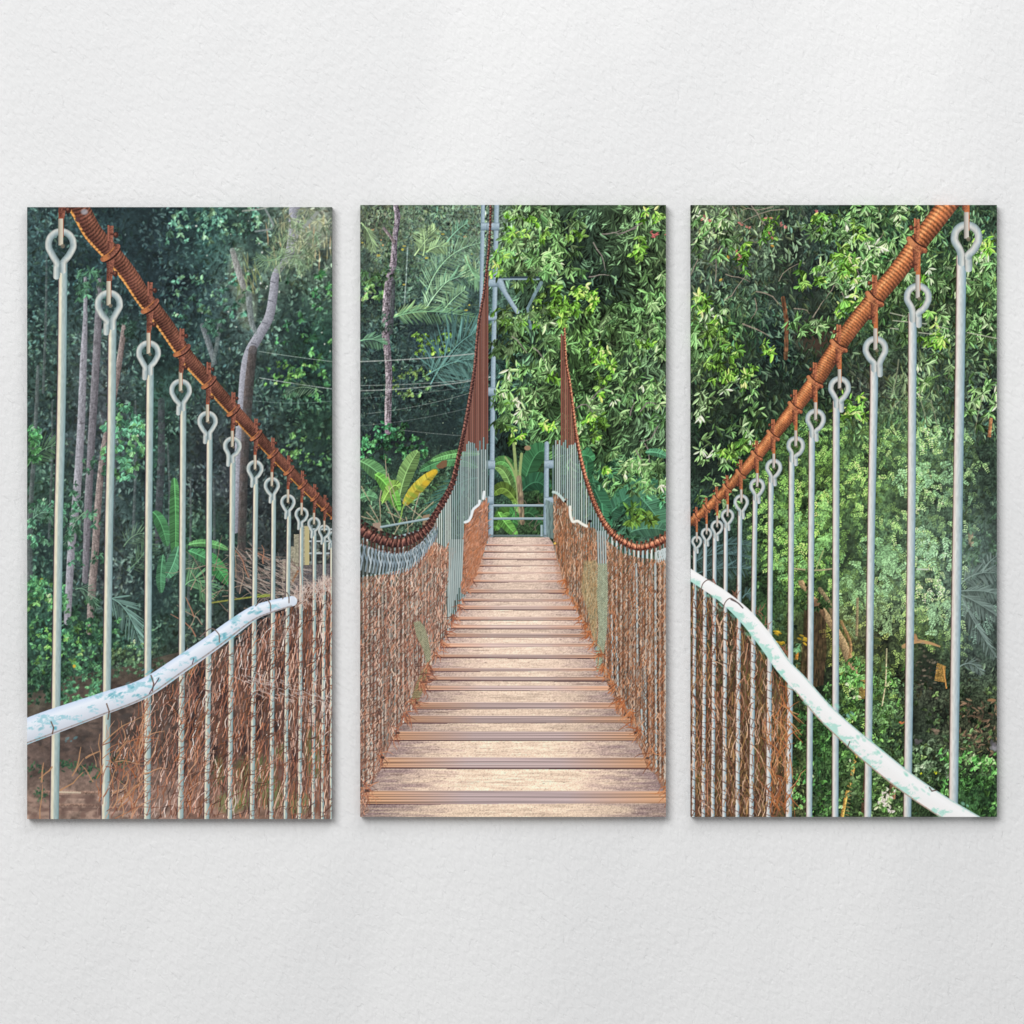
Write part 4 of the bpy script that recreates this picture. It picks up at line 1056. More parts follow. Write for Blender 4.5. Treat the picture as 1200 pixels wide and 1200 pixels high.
    cableyR = lambda x: float(np.interp(x, [655, 659, 661, 663, 667.5, 671.7, 675, 680, 686.7, 695, 706, 718, 734, 748, 764, 781], [520, 400, 385, 423, 450, 483, 510, 537, 563, 587, 610, 626, 637, 641.5, 638, 630]))
    deckR = lambda x: float(np.interp(x, [p[1] for p in RE], [p[0] for p in RE]))
    P.cur = 0
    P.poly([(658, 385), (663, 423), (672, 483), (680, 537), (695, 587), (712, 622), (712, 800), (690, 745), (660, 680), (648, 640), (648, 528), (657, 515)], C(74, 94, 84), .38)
    for k, x in enumerate(xr_):
        P.part('hanger_rod')
        yt = cableyR(x) + 2 if x > 659 else (392 if x > 657 else 516)
        w = 1.25 if x < 680 else 1.45 if x < 712 else 2.8
        yb = min(deckR(x + 1), 950)
        yr = 506 + r.uniform(0, 20)
        c = rodc[r.integers(4)] * f32(r.uniform(.95, 1.08))
        prof = ramp_f([(-1, c * f32(.78)), (-.3, np.clip(c * f32(1.1), 0, 1)), (.4, c), (1, c * f32(.62))])
        if yt < yr:
            cr = C(*[(140, 92, 78), (122, 78, 66), (152, 104, 88)][k % 3])
            P.stroke([(x - .2, yt), (x, yr)], w + .75, ramp_f([(-1, cr * f32(.75)), (-.2, cr * f32(1.12)), (1, cr * f32(.7))]))
            P.stroke([(x, yr), (x, yb)], w, prof)
        else:
            P.stroke([(x, yt), (x, yb)], w, prof)
    # nets
    palc = [(184, 134, 112), (204, 156, 134), (156, 108, 90), (214, 176, 156), (136, 94, 80), (188, 126, 94), (118, 84, 74), (220, 188, 168)]
    netL = [(422, 676), (440, 674), (452, 672), (466, 668), (482, 664), (494, 650), (503, 640), (510, 634), (520, 640), (534, 642), (531, 652), (522, 690), (524, 722), (527, 730), (523, 738), (515, 762), (508, 776), (500, 800), (488, 820), (474, 840), (460, 868), (450, 890), (446, 902), (436, 920), (430, 942), (434, 950), (422, 958)]
    netL2 = [(545, 612), (552, 606), (556, 596), (562, 592), (567, 586), (571, 586), (572.5, 630), (569, 641), (563, 660), (553, 684), (545, 697), (540, 694), (541, 650), (543, 628)]
    netR = [(648, 578), (657, 582), (662, 589), (667, 597), (670, 610), (677, 612), (687, 618), (695, 618), (712, 634), (730, 648), (748, 653), (764, 655), (780, 657), (780, 922), (776, 925), (766, 905), (758, 900), (752, 880), (744, 866), (738, 842), (722, 836), (718, 814), (708, 795), (704, 780), (700, 760), (686, 738), (676, 716), (664, 694), (660, 684), (655, 660), (650, 645), (648, 630)]

    net_ids = []

    def net(poly, fill, n, ang, pal, cover=.72, L=(5, 9), lab=None):
        net_ids.append(P.part('wire_netting', label=lab))
        b, M = P.mask(poly)
        t = P.vert[b[0]:b[1], b[2]:b[3]]; q = P.fine[b[0]:b[1], b[2]:b[3]]
        cov = M * np.clip(cover + .5 * (t - .5) + .4 * (q - .5), 0, 1)
        P.put(b, cov.astype(f32), fill * (.72 + .5 * q)[..., None])
        P.I[b[0]:b[1], b[2]:b[3]][M] = P.cur
        strands(P, n, poly, ang, L, (.7, 1.4), pal, alpha=.8, wob=.35, seglen=2)
    net(netL2, C(166, 118, 96), 1500, lambda x, y: -1.2, [(178, 128, 106), (150, 104, 84), (196, 150, 128), (186, 120, 84)], .86, (3, 6), 'rust coloured netting near the gate')
    net(netL, C(150, 112, 94), 2600, lambda x, y: -1.1, palc, .42, (4.5, 9), 'rust coloured netting along the left side')
    P.blob(556, 650, 12, 40, C(196, 126, 86), .35); P.blob(507, 650, 8, 16, C(200, 126, 84), .5); P.blob(520, 655, 8, 14, C(190, 122, 88), .4)
    net(netR, C(154, 104, 76), 3600, lambda x, y: -1.25 if x > 700 else -1.45, [(174, 122, 92), (150, 100, 74), (194, 148, 118), (130, 88, 68), (206, 172, 146), (166, 108, 76), (114, 80, 66), (188, 130, 92)], .44, (4, 8), 'rust coloured netting along the right side')
    P.blob(660, 640, 12, 60, C(160, 96, 58), .3); P.blob(770, 760, 12, 150, C(150, 92, 58), .15)
    # the vertical stripes that rods and folds make through the nets
    for x in np.concatenate([np.arange(427, 532, 5.2), np.arange(706, 780, 5.6)]):
        P.cur = net_ids[1] if x < 600 else net_ids[2]
        x += r.normal(0, .8)
        yt = (676 if x < 470 else 650) if x < 600 else 660
        yb = min(deckL(x - 2), 945) - 6 if x < 600 else min(deckR(x + 3), 945) - 6
        if yb < yt + 20: continue
        y = yt + r.uniform(0, 20)
        while y < yb:
            ln = r.uniform(12, 50)
            P.stroke([(x, y), (x + r.normal(0, .4), min(y + ln, yb))], r.uniform(1.0, 2.0), C(*[(212, 204, 190), (196, 190, 178), (224, 214, 200), (176, 160, 146)][r.integers(4)]), r.uniform(.35, .8))
            P.stroke([(x + 1.7, y), (x + 1.7, min(y + ln, yb))], 1.1, C(84, 60, 54), .5)
            y += ln + r.uniform(0, 22)
    for x, y0, y1 in [(745, 660, 780), (767, 660, 898), (751, 830, 860), (716, 720, 795), (722, 745, 805), (755, 780, 870)]:
        P.part('hanger_rod')
        P.stroke([(x, y0), (x + 1.5, y1)], 2.6, ramp_f([(-1, C(140, 150, 150)), (0, C(206, 214, 212)), (1, C(110, 118, 116))]), .9)
        P.stroke([(x + 2.6, y0 + 4), (x + 3.6, y1)], 1.6, C(50, 46, 44), .7)
    P.cur = net_ids[1]
    strands(P, 1100, netL, -.9, (4, 8), (.6, 1.1), [(92, 66, 60), (120, 84, 70), (150, 106, 84)], alpha=.75, wob=.4, seglen=2)
    P.cur = net_ids[2]
    strands(P, 1300, netR, -1.3, (4, 8), (.6, 1.1), [(104, 70, 54), (140, 92, 64), (190, 130, 92)], alpha=.75, wob=.4, seglen=2)
    P.cur = net_ids[1]
    woven(P, netL, 420, 540, lambda x: 3.4 - 1.9 * (x - 420) / 110, 11, .42, lambda x: 0, (.6, 1.0), [(192, 142, 118), (212, 172, 150), (164, 112, 92), (124, 84, 72), (222, 190, 170)], None, .85, hole=.2)
    P.cur = net_ids[2]
    woven(P, netR, 648, 782, lambda x: 1.4 + 2.0 * max(0, x - 690) / 90, 10, .42, lambda x: 0, (.6, 1.0), [(176, 122, 90), (196, 150, 118), (146, 98, 70), (116, 80, 62), (206, 172, 146)], None, .85, hole=.2)
    P.cur = net_ids[1]
    # mesh cross wires in the near part of the left net
    for k in range(26):
        y = 700 + k * 9
        P.stroke(smooth([(422, y + 4), (432, y + 1 + r.normal(0, 1)), (442, y - 1)], 4), .8, C(84, 64, 58), .55)
    # bare rods where the nets hang open
    for k, x in enumerate(np.linspace(525.5, 540.5, 7)):
        P.part('hanger_rod')
        P.stroke([(x + 2, 632), (x, min(deckL(x) - 2, 727 - (x - 525) * 3))], 2.1, ramp_f([(-1, C(120, 136, 136)), (-.2, C(200, 210, 206)), (1, C(110, 124, 124))]), .95)
    for k, x in enumerate(np.linspace(701, 709.5, 4)):
        P.part('hanger_rod')
        P.stroke([(x - 1, 622), (x, 662)], 2.2, ramp_f([(-1, C(110, 126, 126)), (-.2, C(206, 216, 214)), (1, C(92, 106, 106))]), .95)
    # pale green patches of newer net
    def green(poly, col, lab):
        P.part('net_patch', label=lab)
        b, M = P.mask(poly)
        x = P.X[b[2]:b[3]] / S + P.x0; y = P.Y[b[0]:b[1]] / S + P.y0
        g = .84 + .2 * np.sin(x[None] * 2.6) * np.sin(y[:, None] * 2.4 + .5 * np.sin(x[None])) + .25 * (P.fine[b[0]:b[1], b[2]:b[3]] - .5)
        P.put(b, blur(M.astype(f32), 1) * .85, np.clip(col * g[..., None], 0, 1))
    green([(485, 729), (492, 727), (498, 734), (502, 748), (505, 764), (504, 780), (500, 792), (494, 797), (500, 776), (496, 760), (488, 745)], C(176, 178, 144), 'pale green net patch on the left net')
    green([(494, 786), (502, 778), (500, 800), (490, 822), (480, 826), (486, 806)], C(176, 158, 116), 'olive net patch on the left net')
    for k in range(14):
        P.stroke([(480 + k * .9, 824 - k * 2.6), (492 + k * .7, 826 - k * 3)], .8, C(104, 92, 70), .6)
    green([(700, 660), (711, 660), (712, 690), (711, 735), (708, 760), (704, 780), (699, 788), (698, 770), (701, 735), (699, 700)], C(184, 198, 168), 'pale green net strip on the right net')
    b, M = P.mask([(684, 657), (699, 656), (700, 720), (698, 756), (694, 748), (688, 715), (680, 690)])
    P.put(b, blur(M.astype(f32), 4) * .55, C(172, 162, 118) * (.8 + .4 * P.fine[b[0]:b[1], b[2]:b[3]])[..., None], own=False)
    # frayed lower hems lying over the planks
    for side, E in ((-1, LE), (1, RE)):
        P.cur = net_ids[1] if side < 0 else net_ids[2]
        for i, gy in enumerate(edges[5:-1]):
            x0 = interp(E, gy)
            m = np.clip((gy - 640) / 260, .1, 1)
            for _ in range(int((8 + 20 * m) * r.uniform(.3, 1.3))):
                x, y = x0 + side * r.uniform(-1, 8) * m, gy + r.normal(-3, 5) * m
                twig(P, x, y, (1.1 if side < 0 else 2.0) + r.normal(0, .6), r.uniform(6, 20) * (.4 + .8 * m), r.uniform(.8, 1.5), C(*[(176, 112, 84), (150, 92, 72), (200, 140, 108), (116, 76, 64)][r.integers(4)]) if side < 0 else C(*[(190, 116, 72), (164, 96, 62), (206, 140, 96), (130, 82, 58)][r.integers(4)]), .35, .85)
            if r.random() < .6: P.blob(x0 + side * r.uniform(-3, 2) * m, gy + r.uniform(-1, 3) * m, r.uniform(1.5, 3.4) * m, r.uniform(1, 2.2) * m, C(52, 40, 40), .7)
    # eyes of the nearest hangers under the sagging cable
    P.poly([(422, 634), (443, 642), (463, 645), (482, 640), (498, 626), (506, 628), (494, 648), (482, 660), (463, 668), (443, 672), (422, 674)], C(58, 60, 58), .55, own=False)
    for k in range(26):
        P.part('eye_loop')
        x = 424 + 86 * (k / 25) ** .85
        y = interp([(422, 652), (443, 658), (463, 660), (480, 657), (495, 645), (510, 626)], x)
        h = 15 - 6 * k / 25
        P.stroke(smooth([(x - 1, y + h), (x + 1.6, y - h * .1), (x + 3.2, y - h * .7), (x + .4, y - h), (x - 2.2, y - h * .6), (x + 1, y + h * .3)], 3), 1.7 - .5 * k / 25, C(*[(150, 166, 176), (128, 146, 156), (184, 196, 202)][k % 3]), .9)
        P.stroke([(x + 2.8, y - h * .6), (x + 2.4, y + h * .5)], .9, C(70, 78, 86), .7)
        P.stroke([(x + 1, y - h - 5), (x + 1, y - h + 2)], 1.6, C(120, 84, 70), .8)
    for k in range(5):
        P.part('eye_loop')
        x = 771 + k * 2.4; y = 652 - k * .8
        P.stroke(smooth([(x, y + 6), (x - 2, y - 3), (x, y - 7), (x + 2.4, y - 3), (x, y + 4)], 3), 1.5, C(196, 206, 206), .9)
    # the two main cables, wrapped and clamped
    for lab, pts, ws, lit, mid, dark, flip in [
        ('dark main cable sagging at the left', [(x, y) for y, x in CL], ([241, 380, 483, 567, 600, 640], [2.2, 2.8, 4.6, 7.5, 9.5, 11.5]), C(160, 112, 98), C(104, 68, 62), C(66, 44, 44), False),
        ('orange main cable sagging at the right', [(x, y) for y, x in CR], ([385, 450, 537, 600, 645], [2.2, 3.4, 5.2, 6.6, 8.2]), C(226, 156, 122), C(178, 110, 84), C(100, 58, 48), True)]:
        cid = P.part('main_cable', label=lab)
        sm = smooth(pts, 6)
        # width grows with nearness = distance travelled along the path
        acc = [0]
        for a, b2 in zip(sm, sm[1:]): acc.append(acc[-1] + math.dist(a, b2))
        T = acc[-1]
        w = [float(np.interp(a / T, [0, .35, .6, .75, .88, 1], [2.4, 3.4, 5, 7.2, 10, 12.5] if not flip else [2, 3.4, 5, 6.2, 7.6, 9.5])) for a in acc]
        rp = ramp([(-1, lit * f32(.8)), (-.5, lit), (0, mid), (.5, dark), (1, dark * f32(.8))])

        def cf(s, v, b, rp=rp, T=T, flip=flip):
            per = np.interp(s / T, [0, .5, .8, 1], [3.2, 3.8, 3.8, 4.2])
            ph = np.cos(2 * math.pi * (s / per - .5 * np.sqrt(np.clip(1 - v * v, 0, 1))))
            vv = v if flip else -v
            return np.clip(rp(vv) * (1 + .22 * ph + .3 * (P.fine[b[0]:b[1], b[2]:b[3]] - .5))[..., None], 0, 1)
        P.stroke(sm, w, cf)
        P.part('clamp', cid, kind='stuff')
        s = 4.0; k = 0
        while s < T:
            if s > T * .62: P.part('clamp', cid)
            j = int(np.searchsorted(acc, s)); j = min(max(j, 1), len(sm) - 1)
            (xa, ya), (xb, yb) = sm[j - 1], sm[j]
            a = math.atan2(yb - ya, xb - xa); x, y, ww = xa, ya, w[j]
            nx, ny = -math.sin(a), math.cos(a)
            P.stroke([(x - nx * ww * .62, y - ny * ww * .62), (x + nx * ww * .62, y + ny * ww * .62)], max(.9, ww * .2), dark * f32(.62), .85)
            P.stroke([(x - nx * ww * .5 + 1, y - ny * ww * .5), (x + nx * ww * .1 + 1, y + ny * ww * .1)], max(.7, ww * .16), lit * f32(1.05), .7)
            if s > T * .55:
                P.stroke([(x, y - ww * .35), (x + .3, y - ww * 1.0)], ww * .24, mid * f32(.75), .9)
                P.stroke([(x, y + ww * .4), (x, y + ww * 1.15)], ww * .24, mid * f32(.7), .9)
                P.blob(x + ww * .2, y - ww * .8, ww * .16, ww * .16, dark * f32(.7), .9, hard=1)
            s += float(np.interp(s / T, [0, .5, .8, 1], [3.4, 4.4, 5.2, 7.5])); k += 1
    # white rail sections by the gate
    for n_, pts in enumerate(([(545, 611.7), (549, 610), (552, 605), (554.5, 597), (561, 591), (562, 587)], [(566.3, 584), (567.2, 576.5)])):
        P.part('handrail', label=['white rail piece left of the gate', 'short white rail end beside the left tower post'][n_])
        P.stroke(smooth(pts, 4), 3.2, ramp_f([(-1, C(196, 206, 208)), (.2, C(240, 244, 244)), (1, C(200, 206, 208))]))
    P.part('handrail', label='white rail piece right of the gate')
    P.stroke(smooth([(648, 576.5), (652, 577.5), (657, 582), (661, 587)], 4), 3, C(190, 208, 202))
    P.part('handrail', label='longer white rail piece bending down right of the gate')
    P.stroke(smooth([(667.5, 594), (668.2, 604), (671, 611), (676.5, 610.5), (682, 614), (687, 616.5)], 4), 3.4, ramp_f([(-1, C(224, 222, 208)), (.2, C(246, 244, 234)), (1, C(196, 190, 176))]))
    P.blob(691, 610.5, 2.2, 1.8, C(30, 24, 24), 1, hard=1); P.blob(662, 587.5, 1.4, 1.4, C(30, 30, 30), 1, hard=1)
    P.blob(650, 636.5, 1.6, 1.2, C(240, 200, 90), .9, hard=1)
    crisp(P, 422, 241, 780, 957, .22, .06)
    return P


def ramp_f(stops):
    rp = ramp(stops)
    return lambda s, v, b: rp(v)


# ================================================================== RIGHT PRINT
def draw_right():
    P = Print(809, 241, 1167, 956.5, 37)
    r = P.rng
    G = wood(P, [
        [(104, 122, 92), (98, 116, 88), (64, 84, 70), (72, 104, 66), (78, 108, 78), (84, 114, 84)],
        [(86, 106, 86), (76, 96, 76), (60, 76, 62), (88, 124, 66), (66, 92, 56), (94, 130, 78)],
        [(88, 124, 66), (56, 78, 66), (68, 84, 62), (72, 98, 66), (84, 108, 78), (84, 112, 74)],
        [(64, 82, 58), (48, 64, 50), (50, 66, 52), (80, 88, 74), (90, 112, 84), (78, 98, 78)],
        [(46, 62, 46), (54, 78, 50), (80, 112, 68), (98, 132, 82), (112, 148, 102), (88, 114, 88)],
        [(54, 76, 58), (86, 120, 70), (108, 144, 80), (98, 134, 76), (112, 148, 102), (82, 106, 84)],
        [(60, 84, 76), (92, 126, 74), (98, 138, 76), (78, 108, 70), (118, 152, 112), (82, 106, 92)],
        [(66, 84, 70), (78, 112, 66), (92, 126, 70), (104, 134, 92), (122, 152, 112), (96, 120, 108)],
        [(70, 90, 60), (72, 102, 60), (110, 108, 60), (78, 82, 56), (90, 116, 68), (76, 96, 82)],
        [(100, 90, 60), (96, 92, 56), (66, 84, 54), (84, 118, 64), (74, 80, 62), (70, 84, 60)],
        [(110, 88, 60), (100, 92, 58), (72, 112, 56), (78, 112, 66), (64, 80, 58), (88, 92, 66)],
        [(110, 88, 62), (104, 88, 56), (72, 98, 60), (92, 118, 68), (72, 96, 58), (72, 112, 64)]])
    leaves(P, G, 3400, (809, 241, 1167, 956), L=(3.5, 10), asp=(.22, .4), ang=(1.3, .9), k=(.45, 1.3), hi=.14, alpha=.75, hik=(1.3, 1.8))
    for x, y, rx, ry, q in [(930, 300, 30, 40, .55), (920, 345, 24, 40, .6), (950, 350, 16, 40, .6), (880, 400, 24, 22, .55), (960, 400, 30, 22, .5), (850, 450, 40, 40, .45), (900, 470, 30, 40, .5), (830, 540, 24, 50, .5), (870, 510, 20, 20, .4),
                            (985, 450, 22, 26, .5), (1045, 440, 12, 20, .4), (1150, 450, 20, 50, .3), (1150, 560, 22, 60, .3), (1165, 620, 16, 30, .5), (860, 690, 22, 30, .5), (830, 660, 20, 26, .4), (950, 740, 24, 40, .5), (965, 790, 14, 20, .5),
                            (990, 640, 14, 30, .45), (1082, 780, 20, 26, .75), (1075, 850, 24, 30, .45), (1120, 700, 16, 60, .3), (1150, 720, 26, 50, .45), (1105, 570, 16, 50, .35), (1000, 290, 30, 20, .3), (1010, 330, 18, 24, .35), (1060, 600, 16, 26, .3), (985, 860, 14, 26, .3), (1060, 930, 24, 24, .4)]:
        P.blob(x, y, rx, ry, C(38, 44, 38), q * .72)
    P.blob(955, 395, 30, 24, C(84, 70, 56), .55)
    P.blob(960, 400, 10, 24, C(66, 50, 42), .5)
    leaves(P, G, 5200, (809, 241, 1167, 520), L=(5, 11), asp=(.2, .32), ang=(1.35, .7), k=(.55, 1.5), hi=.32, alpha=.88, cut=.26, hik=(1.3, 1.8))
    soften(P, 809, 241, 1167, 956, 1, .3)
    # branches at the top left
    for x, y, a, L, w in [(858, 243, 1.2, 30, 1.6), (880, 242, 1.0, 44, 2), (905, 243, 2.4, 40, 1.8), (918, 246, 2.5, 60, 1.6), (838, 330, -1.4, 50, 1.6), (820, 300, 1.4, 60, 1.6), (850, 322, -.5, 30, 1.6), (886, 342, -.35, 40, 2.2), (848, 352, -.2, 40, 1.8), (912, 330, -1.2, 40, 1.3), (884, 350, 1.4, 26, 1.6), (985, 330, 1.8, 30, 2), (978, 330, 1.9, 24, 1.6), (952, 372, -.8, 24, 2), (930, 362, .2, 20, 1.6), (1002, 310, 1.4, 34, 1.4), (870, 380, .4, 34, 2.4), (1010, 285, -.3, 30, 1.6), (812, 285, -.3, 50, 1.4), (1015, 345, 2.4, 30, 1.4)]:
        P.part('branch'); twig(P, x, y, a, L, w * .8, C(142, 134, 118), .28, .7)
    P.part('tree_trunk')
    P.stroke(smooth([(917, 350), (921, 380), (920, 420)], 4), 5, lambda s, v, b: C(112, 82, 60) * (.6 + .7 * P.vert[b[0]:b[1], b[2]:b[3]])[..., None], .8)
    P.part('tree_crown')
    br1 = [(120, 168, 70), (104, 152, 60), (138, 182, 88), (94, 140, 64)]
    md = [(100, 136, 82), (114, 148, 92), (86, 120, 72), (122, 148, 104)]
    for reg, n in [((812, 250, 860, 300), 34), ((945, 250, 1000, 280), 24), ((985, 240, 1090, 290), 60), ((985, 290, 1060, 350), 44), ((955, 310, 985, 336), 16), ((925, 375, 978, 392), 16), ((812, 360, 850, 420), 30), ((1080, 270, 1167, 345), 60), ((1020, 320, 1110, 400), 40), ((1130, 360, 1167, 400), 16), ((1086, 360, 1110, 420), 14), ((1060, 420, 1120, 480), 20), ((1130, 440, 1167, 500), 18), ((815, 440, 890, 520), 40), ((815, 520, 870, 600), 24)]:
        tufts(P, n, reg, md, R=(8, 13), leavesn=8, cut=.18, hi=.4, asp=.23)
    for reg, n in [((862, 285, 880, 320), 10), ((890, 255, 908, 282), 9), ((970, 290, 1000, 320), 20), ((935, 305, 962, 345), 9), ((812, 345, 828, 365), 8), ((824, 375, 850, 400), 12), ((826, 405, 870, 445), 24), ((870, 430, 886, 455), 8), ((950, 250, 975, 268), 8), ((1000, 260, 1020, 280), 6), ((985, 300, 1002, 330), 10), ((1075, 330, 1100, 400), 14), ((1140, 270, 1167, 300), 10), ((845, 525, 866, 545), 12), ((866, 512, 884, 528), 9), ((980, 462, 1015, 490), 16), ((1000, 345, 1020, 370), 6), ((888, 402, 905, 415), 6), ((980, 352, 1000, 370), 8), ((1090, 395, 1105, 410), 6)]:
        tufts(P, n, reg, br1, R=(7, 11), leavesn=8, cut=.0, hi=.3, asp=.28)
    for x, y in [(826, 256), (830, 258), (870, 265), (876, 268), (900, 255), (914, 265), (917, 270), (902, 276), (863, 298), (867, 303), (957, 248)]:
        for _ in range(2):
            P.leaf(x + r.normal(0, 1), y + r.normal(0, 1), r.uniform(0, 6), 4.6, 2.6, C(196, 128, 118) * f32(r.uniform(.85, 1.1)), .65)
    for x, y in [(902, 288), (854, 304), (842, 330)]:
        P.leaf(x, y, r.uniform(0, 6), 5, 3, C(176, 144, 72), .75)
    # feathery acacia bushes, the sunlit middle of the picture
    P.part('acacia_bush')
    G.F[:] = np.where((np.arange(P.h) > P.py(470))[:, None, None], np.clip(G.F * f32(1.12) + C(6, 8, 4), 0, 1), G.F)
    bush = [(880, 560), (905, 520), (930, 488), (960, 480), (990, 490), (1015, 500), (1060, 495), (1110, 500), (1140, 505), (1155, 540), (1150, 600), (1135, 640), (1125, 700), (1130, 770), (1100, 760), (1060, 760), (1040, 860), (1000, 880), (985, 800), (960, 720), (920, 690), (885, 640), (875, 600)]
    tb = inside(P, bush)

    def spray(x, y, a, L, col, n=9, al=.85):
        for k in range(n):
            t = k / n
            bx, by = x + math.cos(a) * L * t, y + math.sin(a) * L * t + L * .18 * t * t
            for sd in (-1, 1):
                kk = r.uniform(.75, 1.2)
                P.leaf(bx, by, a + sd * (1.0 + .2 * r.normal()), L * .36 * (1 - .55 * t), L * .1, np.clip(col * f32(kk), 0, 1), al, two=.06)
    for q in range(2300):
        x, y = r.uniform(870, 1160), r.uniform(478, 890)
        if not tb(x, y): continue
        c = clump_at(P, x, y)
        base = G.at(x, y)
        lit = np.clip((c - .28) * 2.2, 0, 1)
        f = .82 + .85 * lit * r.uniform(.6, 1.15) if q > 500 else r.uniform(.55, .85)
        col = base * f32(f)
        if q > 500 and r.random() < .36 * lit: col = base * f32(1.3) + C(40, 44, 28)
        spray(x, y, r.normal(2.6 if x < 1040 else 1.2, 1.0), r.uniform(7, 13), col * np.array([1.03, 1, .9], f32), 6)
    for q in range(240):
        x, y = r.uniform(890, 1150), r.uniform(490, 770)
        if not tb(x, y) or clump_at(P, x, y) > .42: continue
        P.blob(x, y, r.uniform(2, 6), r.uniform(2, 5), C(42, 58, 40), r.uniform(.3, .6))
    for x, y, n in [(1030, 640, 26), (1090, 640, 26), (1005, 690, 20), (1040, 665, 24), (1095, 710, 24), (1035, 720, 20), (1075, 560, 20), (1110, 570, 14), (1000, 720, 10), (1140, 720, 10), (1020, 800, 14), (1035, 830, 20), (965, 630, 16), (925, 610, 16), (930, 660, 12), (960, 590, 16), (1000, 780, 12)]:
        for _ in range(n):
            spray(x + r.normal(0, 13), y + r.normal(0, 11), r.normal(1.6, 1.2), r.uniform(9, 16), np.clip(G.at(x, y) * f32(r.uniform(.95, 1.35)) + C(10, 12, 14), 0, 1), 8, .8)
    soften(P, 870, 470, 1167, 900, 1, .4)
    crisp(P, 809, 241, 1167, 956, .3, .3)
    # grey palm fronds at the right and behind the rail at the left
    for a, b, c, L, n in [((1126, 682), (1145, 666), (1170, 672), 16, 26), ((1126, 692), (1150, 690), (1172, 696), 14, 24), ((1124, 696), (1145, 704), (1170, 724), 18, 28), ((1126, 700), (1140, 730), (1166, 770), 16, 26), ((1124, 780), (1140, 770), (1150, 790), 10, 14), ((1150, 670), (1158, 655), (1170, 650), 10, 12)]:
        frond(P, a, b, c, L, n, C(112, 130, 124), W=1.2, alpha=.75, droop=1.1)
    for a, b, c, L, n in [((812, 660), (835, 640), (880, 655), 16, 30), ((815, 672), (850, 660), (884, 668), 14, 26), ((840, 640), (860, 634), (882, 640), 12, 20), ((870, 700), (876, 690), (880, 700), 8, 10)]:
        frond(P, a, b, c, L, n, C(84, 110, 110), W=1.3, alpha=.75, droop=1.0)
    frond(P, (1052, 470), (1040, 455), (1052, 440), 10, 12, C(130, 160, 110), alpha=.6)
    frond(P, (1055, 430), (1064, 455), (1058, 480), 12, 12, C(140, 160, 110), alpha=.5)
    frond(P, (1100, 440), (1085, 445), (1075, 460), 10, 12, C(110, 150, 80), alpha=.6)
    P.part('branch')
    for x, y, a, L, w in [(1076, 455, 1.25, 42, 1.6), (1090, 470, 1.1, 34, 1.6), (1045, 478, -1.0, 12, 1.6), (1052, 422, 1.6, 44, 1.6), (1150, 465, 1.5, 44, 1.4)]:
        P.part('branch'); twig(P, x, y, a, L, w, C(160, 160, 130), .12, .6)
    for p0, p1 in [((1042, 367), (1059, 371)), ((1045, 376), (1085, 380)), ((1042, 385), (1052, 386)), ((1095, 382), (1110, 386)), ((1132, 390), (1167, 397)), ((1075, 390), (1092, 392))]:
        P.stroke([p0, p1], 1.2, C(196, 196, 176), .75)
    P.part('tree_trunk')
    barkf = lambda c: (lambda s, v, b: c * ((.75 + .5 * P.fine[b[0]:b[1], b[2]:b[3]]) * (1.1 - .3 * v))[..., None])
    P.stroke(smooth([(935, 678), (950, 700), (968, 722), (985, 750), (995, 775), (1000, 792)], 5), [7, 7, 7, 7, 7, 7, 8, 8, 8, 8, 8, 9, 9, 9, 9, 10, 10, 10, 10, 10, 10, 10, 10, 10, 10, 10], barkf(C(148, 126, 94)), .9)
    P.stroke(smooth([(960, 690), (970, 705), (976, 725)], 5), 5, barkf(C(120, 106, 80)), .8)
    P.stroke(smooth([(985, 728), (996, 755), (992, 780)], 4), 3.4, barkf(C(150, 116, 80)), .8)
    P.stroke(smooth([(930, 666), (955, 668), (976, 666)], 4), 1.8, C(176, 164, 128), .9)
    P.stroke(smooth([(955, 668), (960, 655), (964, 645)], 4), 1.6, C(156, 170, 110), .9)
    P.stroke([(1004, 700), (1003, 745)], 3, barkf(C(140, 118, 90)), .8)
    for x0, x1, y0, y1 in [(905, 922, 700, 790)]:
        P.poly([(942, 706), (958, 700), (966, 716), (968, 760), (964, 802), (948, 806), (936, 798), (940, 750)], lambda b: C(92, 66, 50) * (.45 + .9 * P.vert[b[0]:b[1], b[2]:b[3]])[..., None], .55)
    P.poly([(1013, 700), (1012, 700), (1008, 800), (1014, 818), (1004, 818)], C(160, 116, 66), .0)
    for pts, w, c, al in [([(934, 760), (931, 785)], 3.4, (190, 130, 60), .9), ([(1010, 796), (1009, 818)], 8, (136, 104, 60), .7), ([(1018, 880), (1012, 956)], 9, (96, 72, 56), .8), ([(1002, 884), (998, 905), (990, 935), (986, 956)], 4, (190, 150, 80), .85), ([(1038, 760), (1037, 800), (1032, 830)], 1.6, (190, 180, 140), .85), ([(1046, 915), (1044, 935)], 8, (130, 96, 76), .8), ([(1136, 622), (1137, 640)], 6, (150, 116, 96), .6), ([(1160, 490), (1158, 512)], 4, (190, 120, 80), .7)]:
        P.stroke(pts, w, barkf(C(*c)), al)
    P.part('dead_frond')
    P.stroke(smooth([(1058, 757), (1072, 751), (1088, 753), (1100, 757)], 5), [5, 5, 5, 5, 5, 5, 4.5, 4, 4, 4, 3.5, 3, 3, 2.5, 2, 2], C(190, 150, 104), .85)
    P.stroke(smooth([(1071, 744), (1073, 750)], 3), 4, C(180, 136, 96), .8)
    P.poly([(1097, 776), (1107, 780), (1106, 799), (1094, 797)], barkfill(P, C(176, 136, 74)), .85)
    P.stroke([(1104, 780), (1108, 806)], 1.6, C(196, 146, 84), .9)
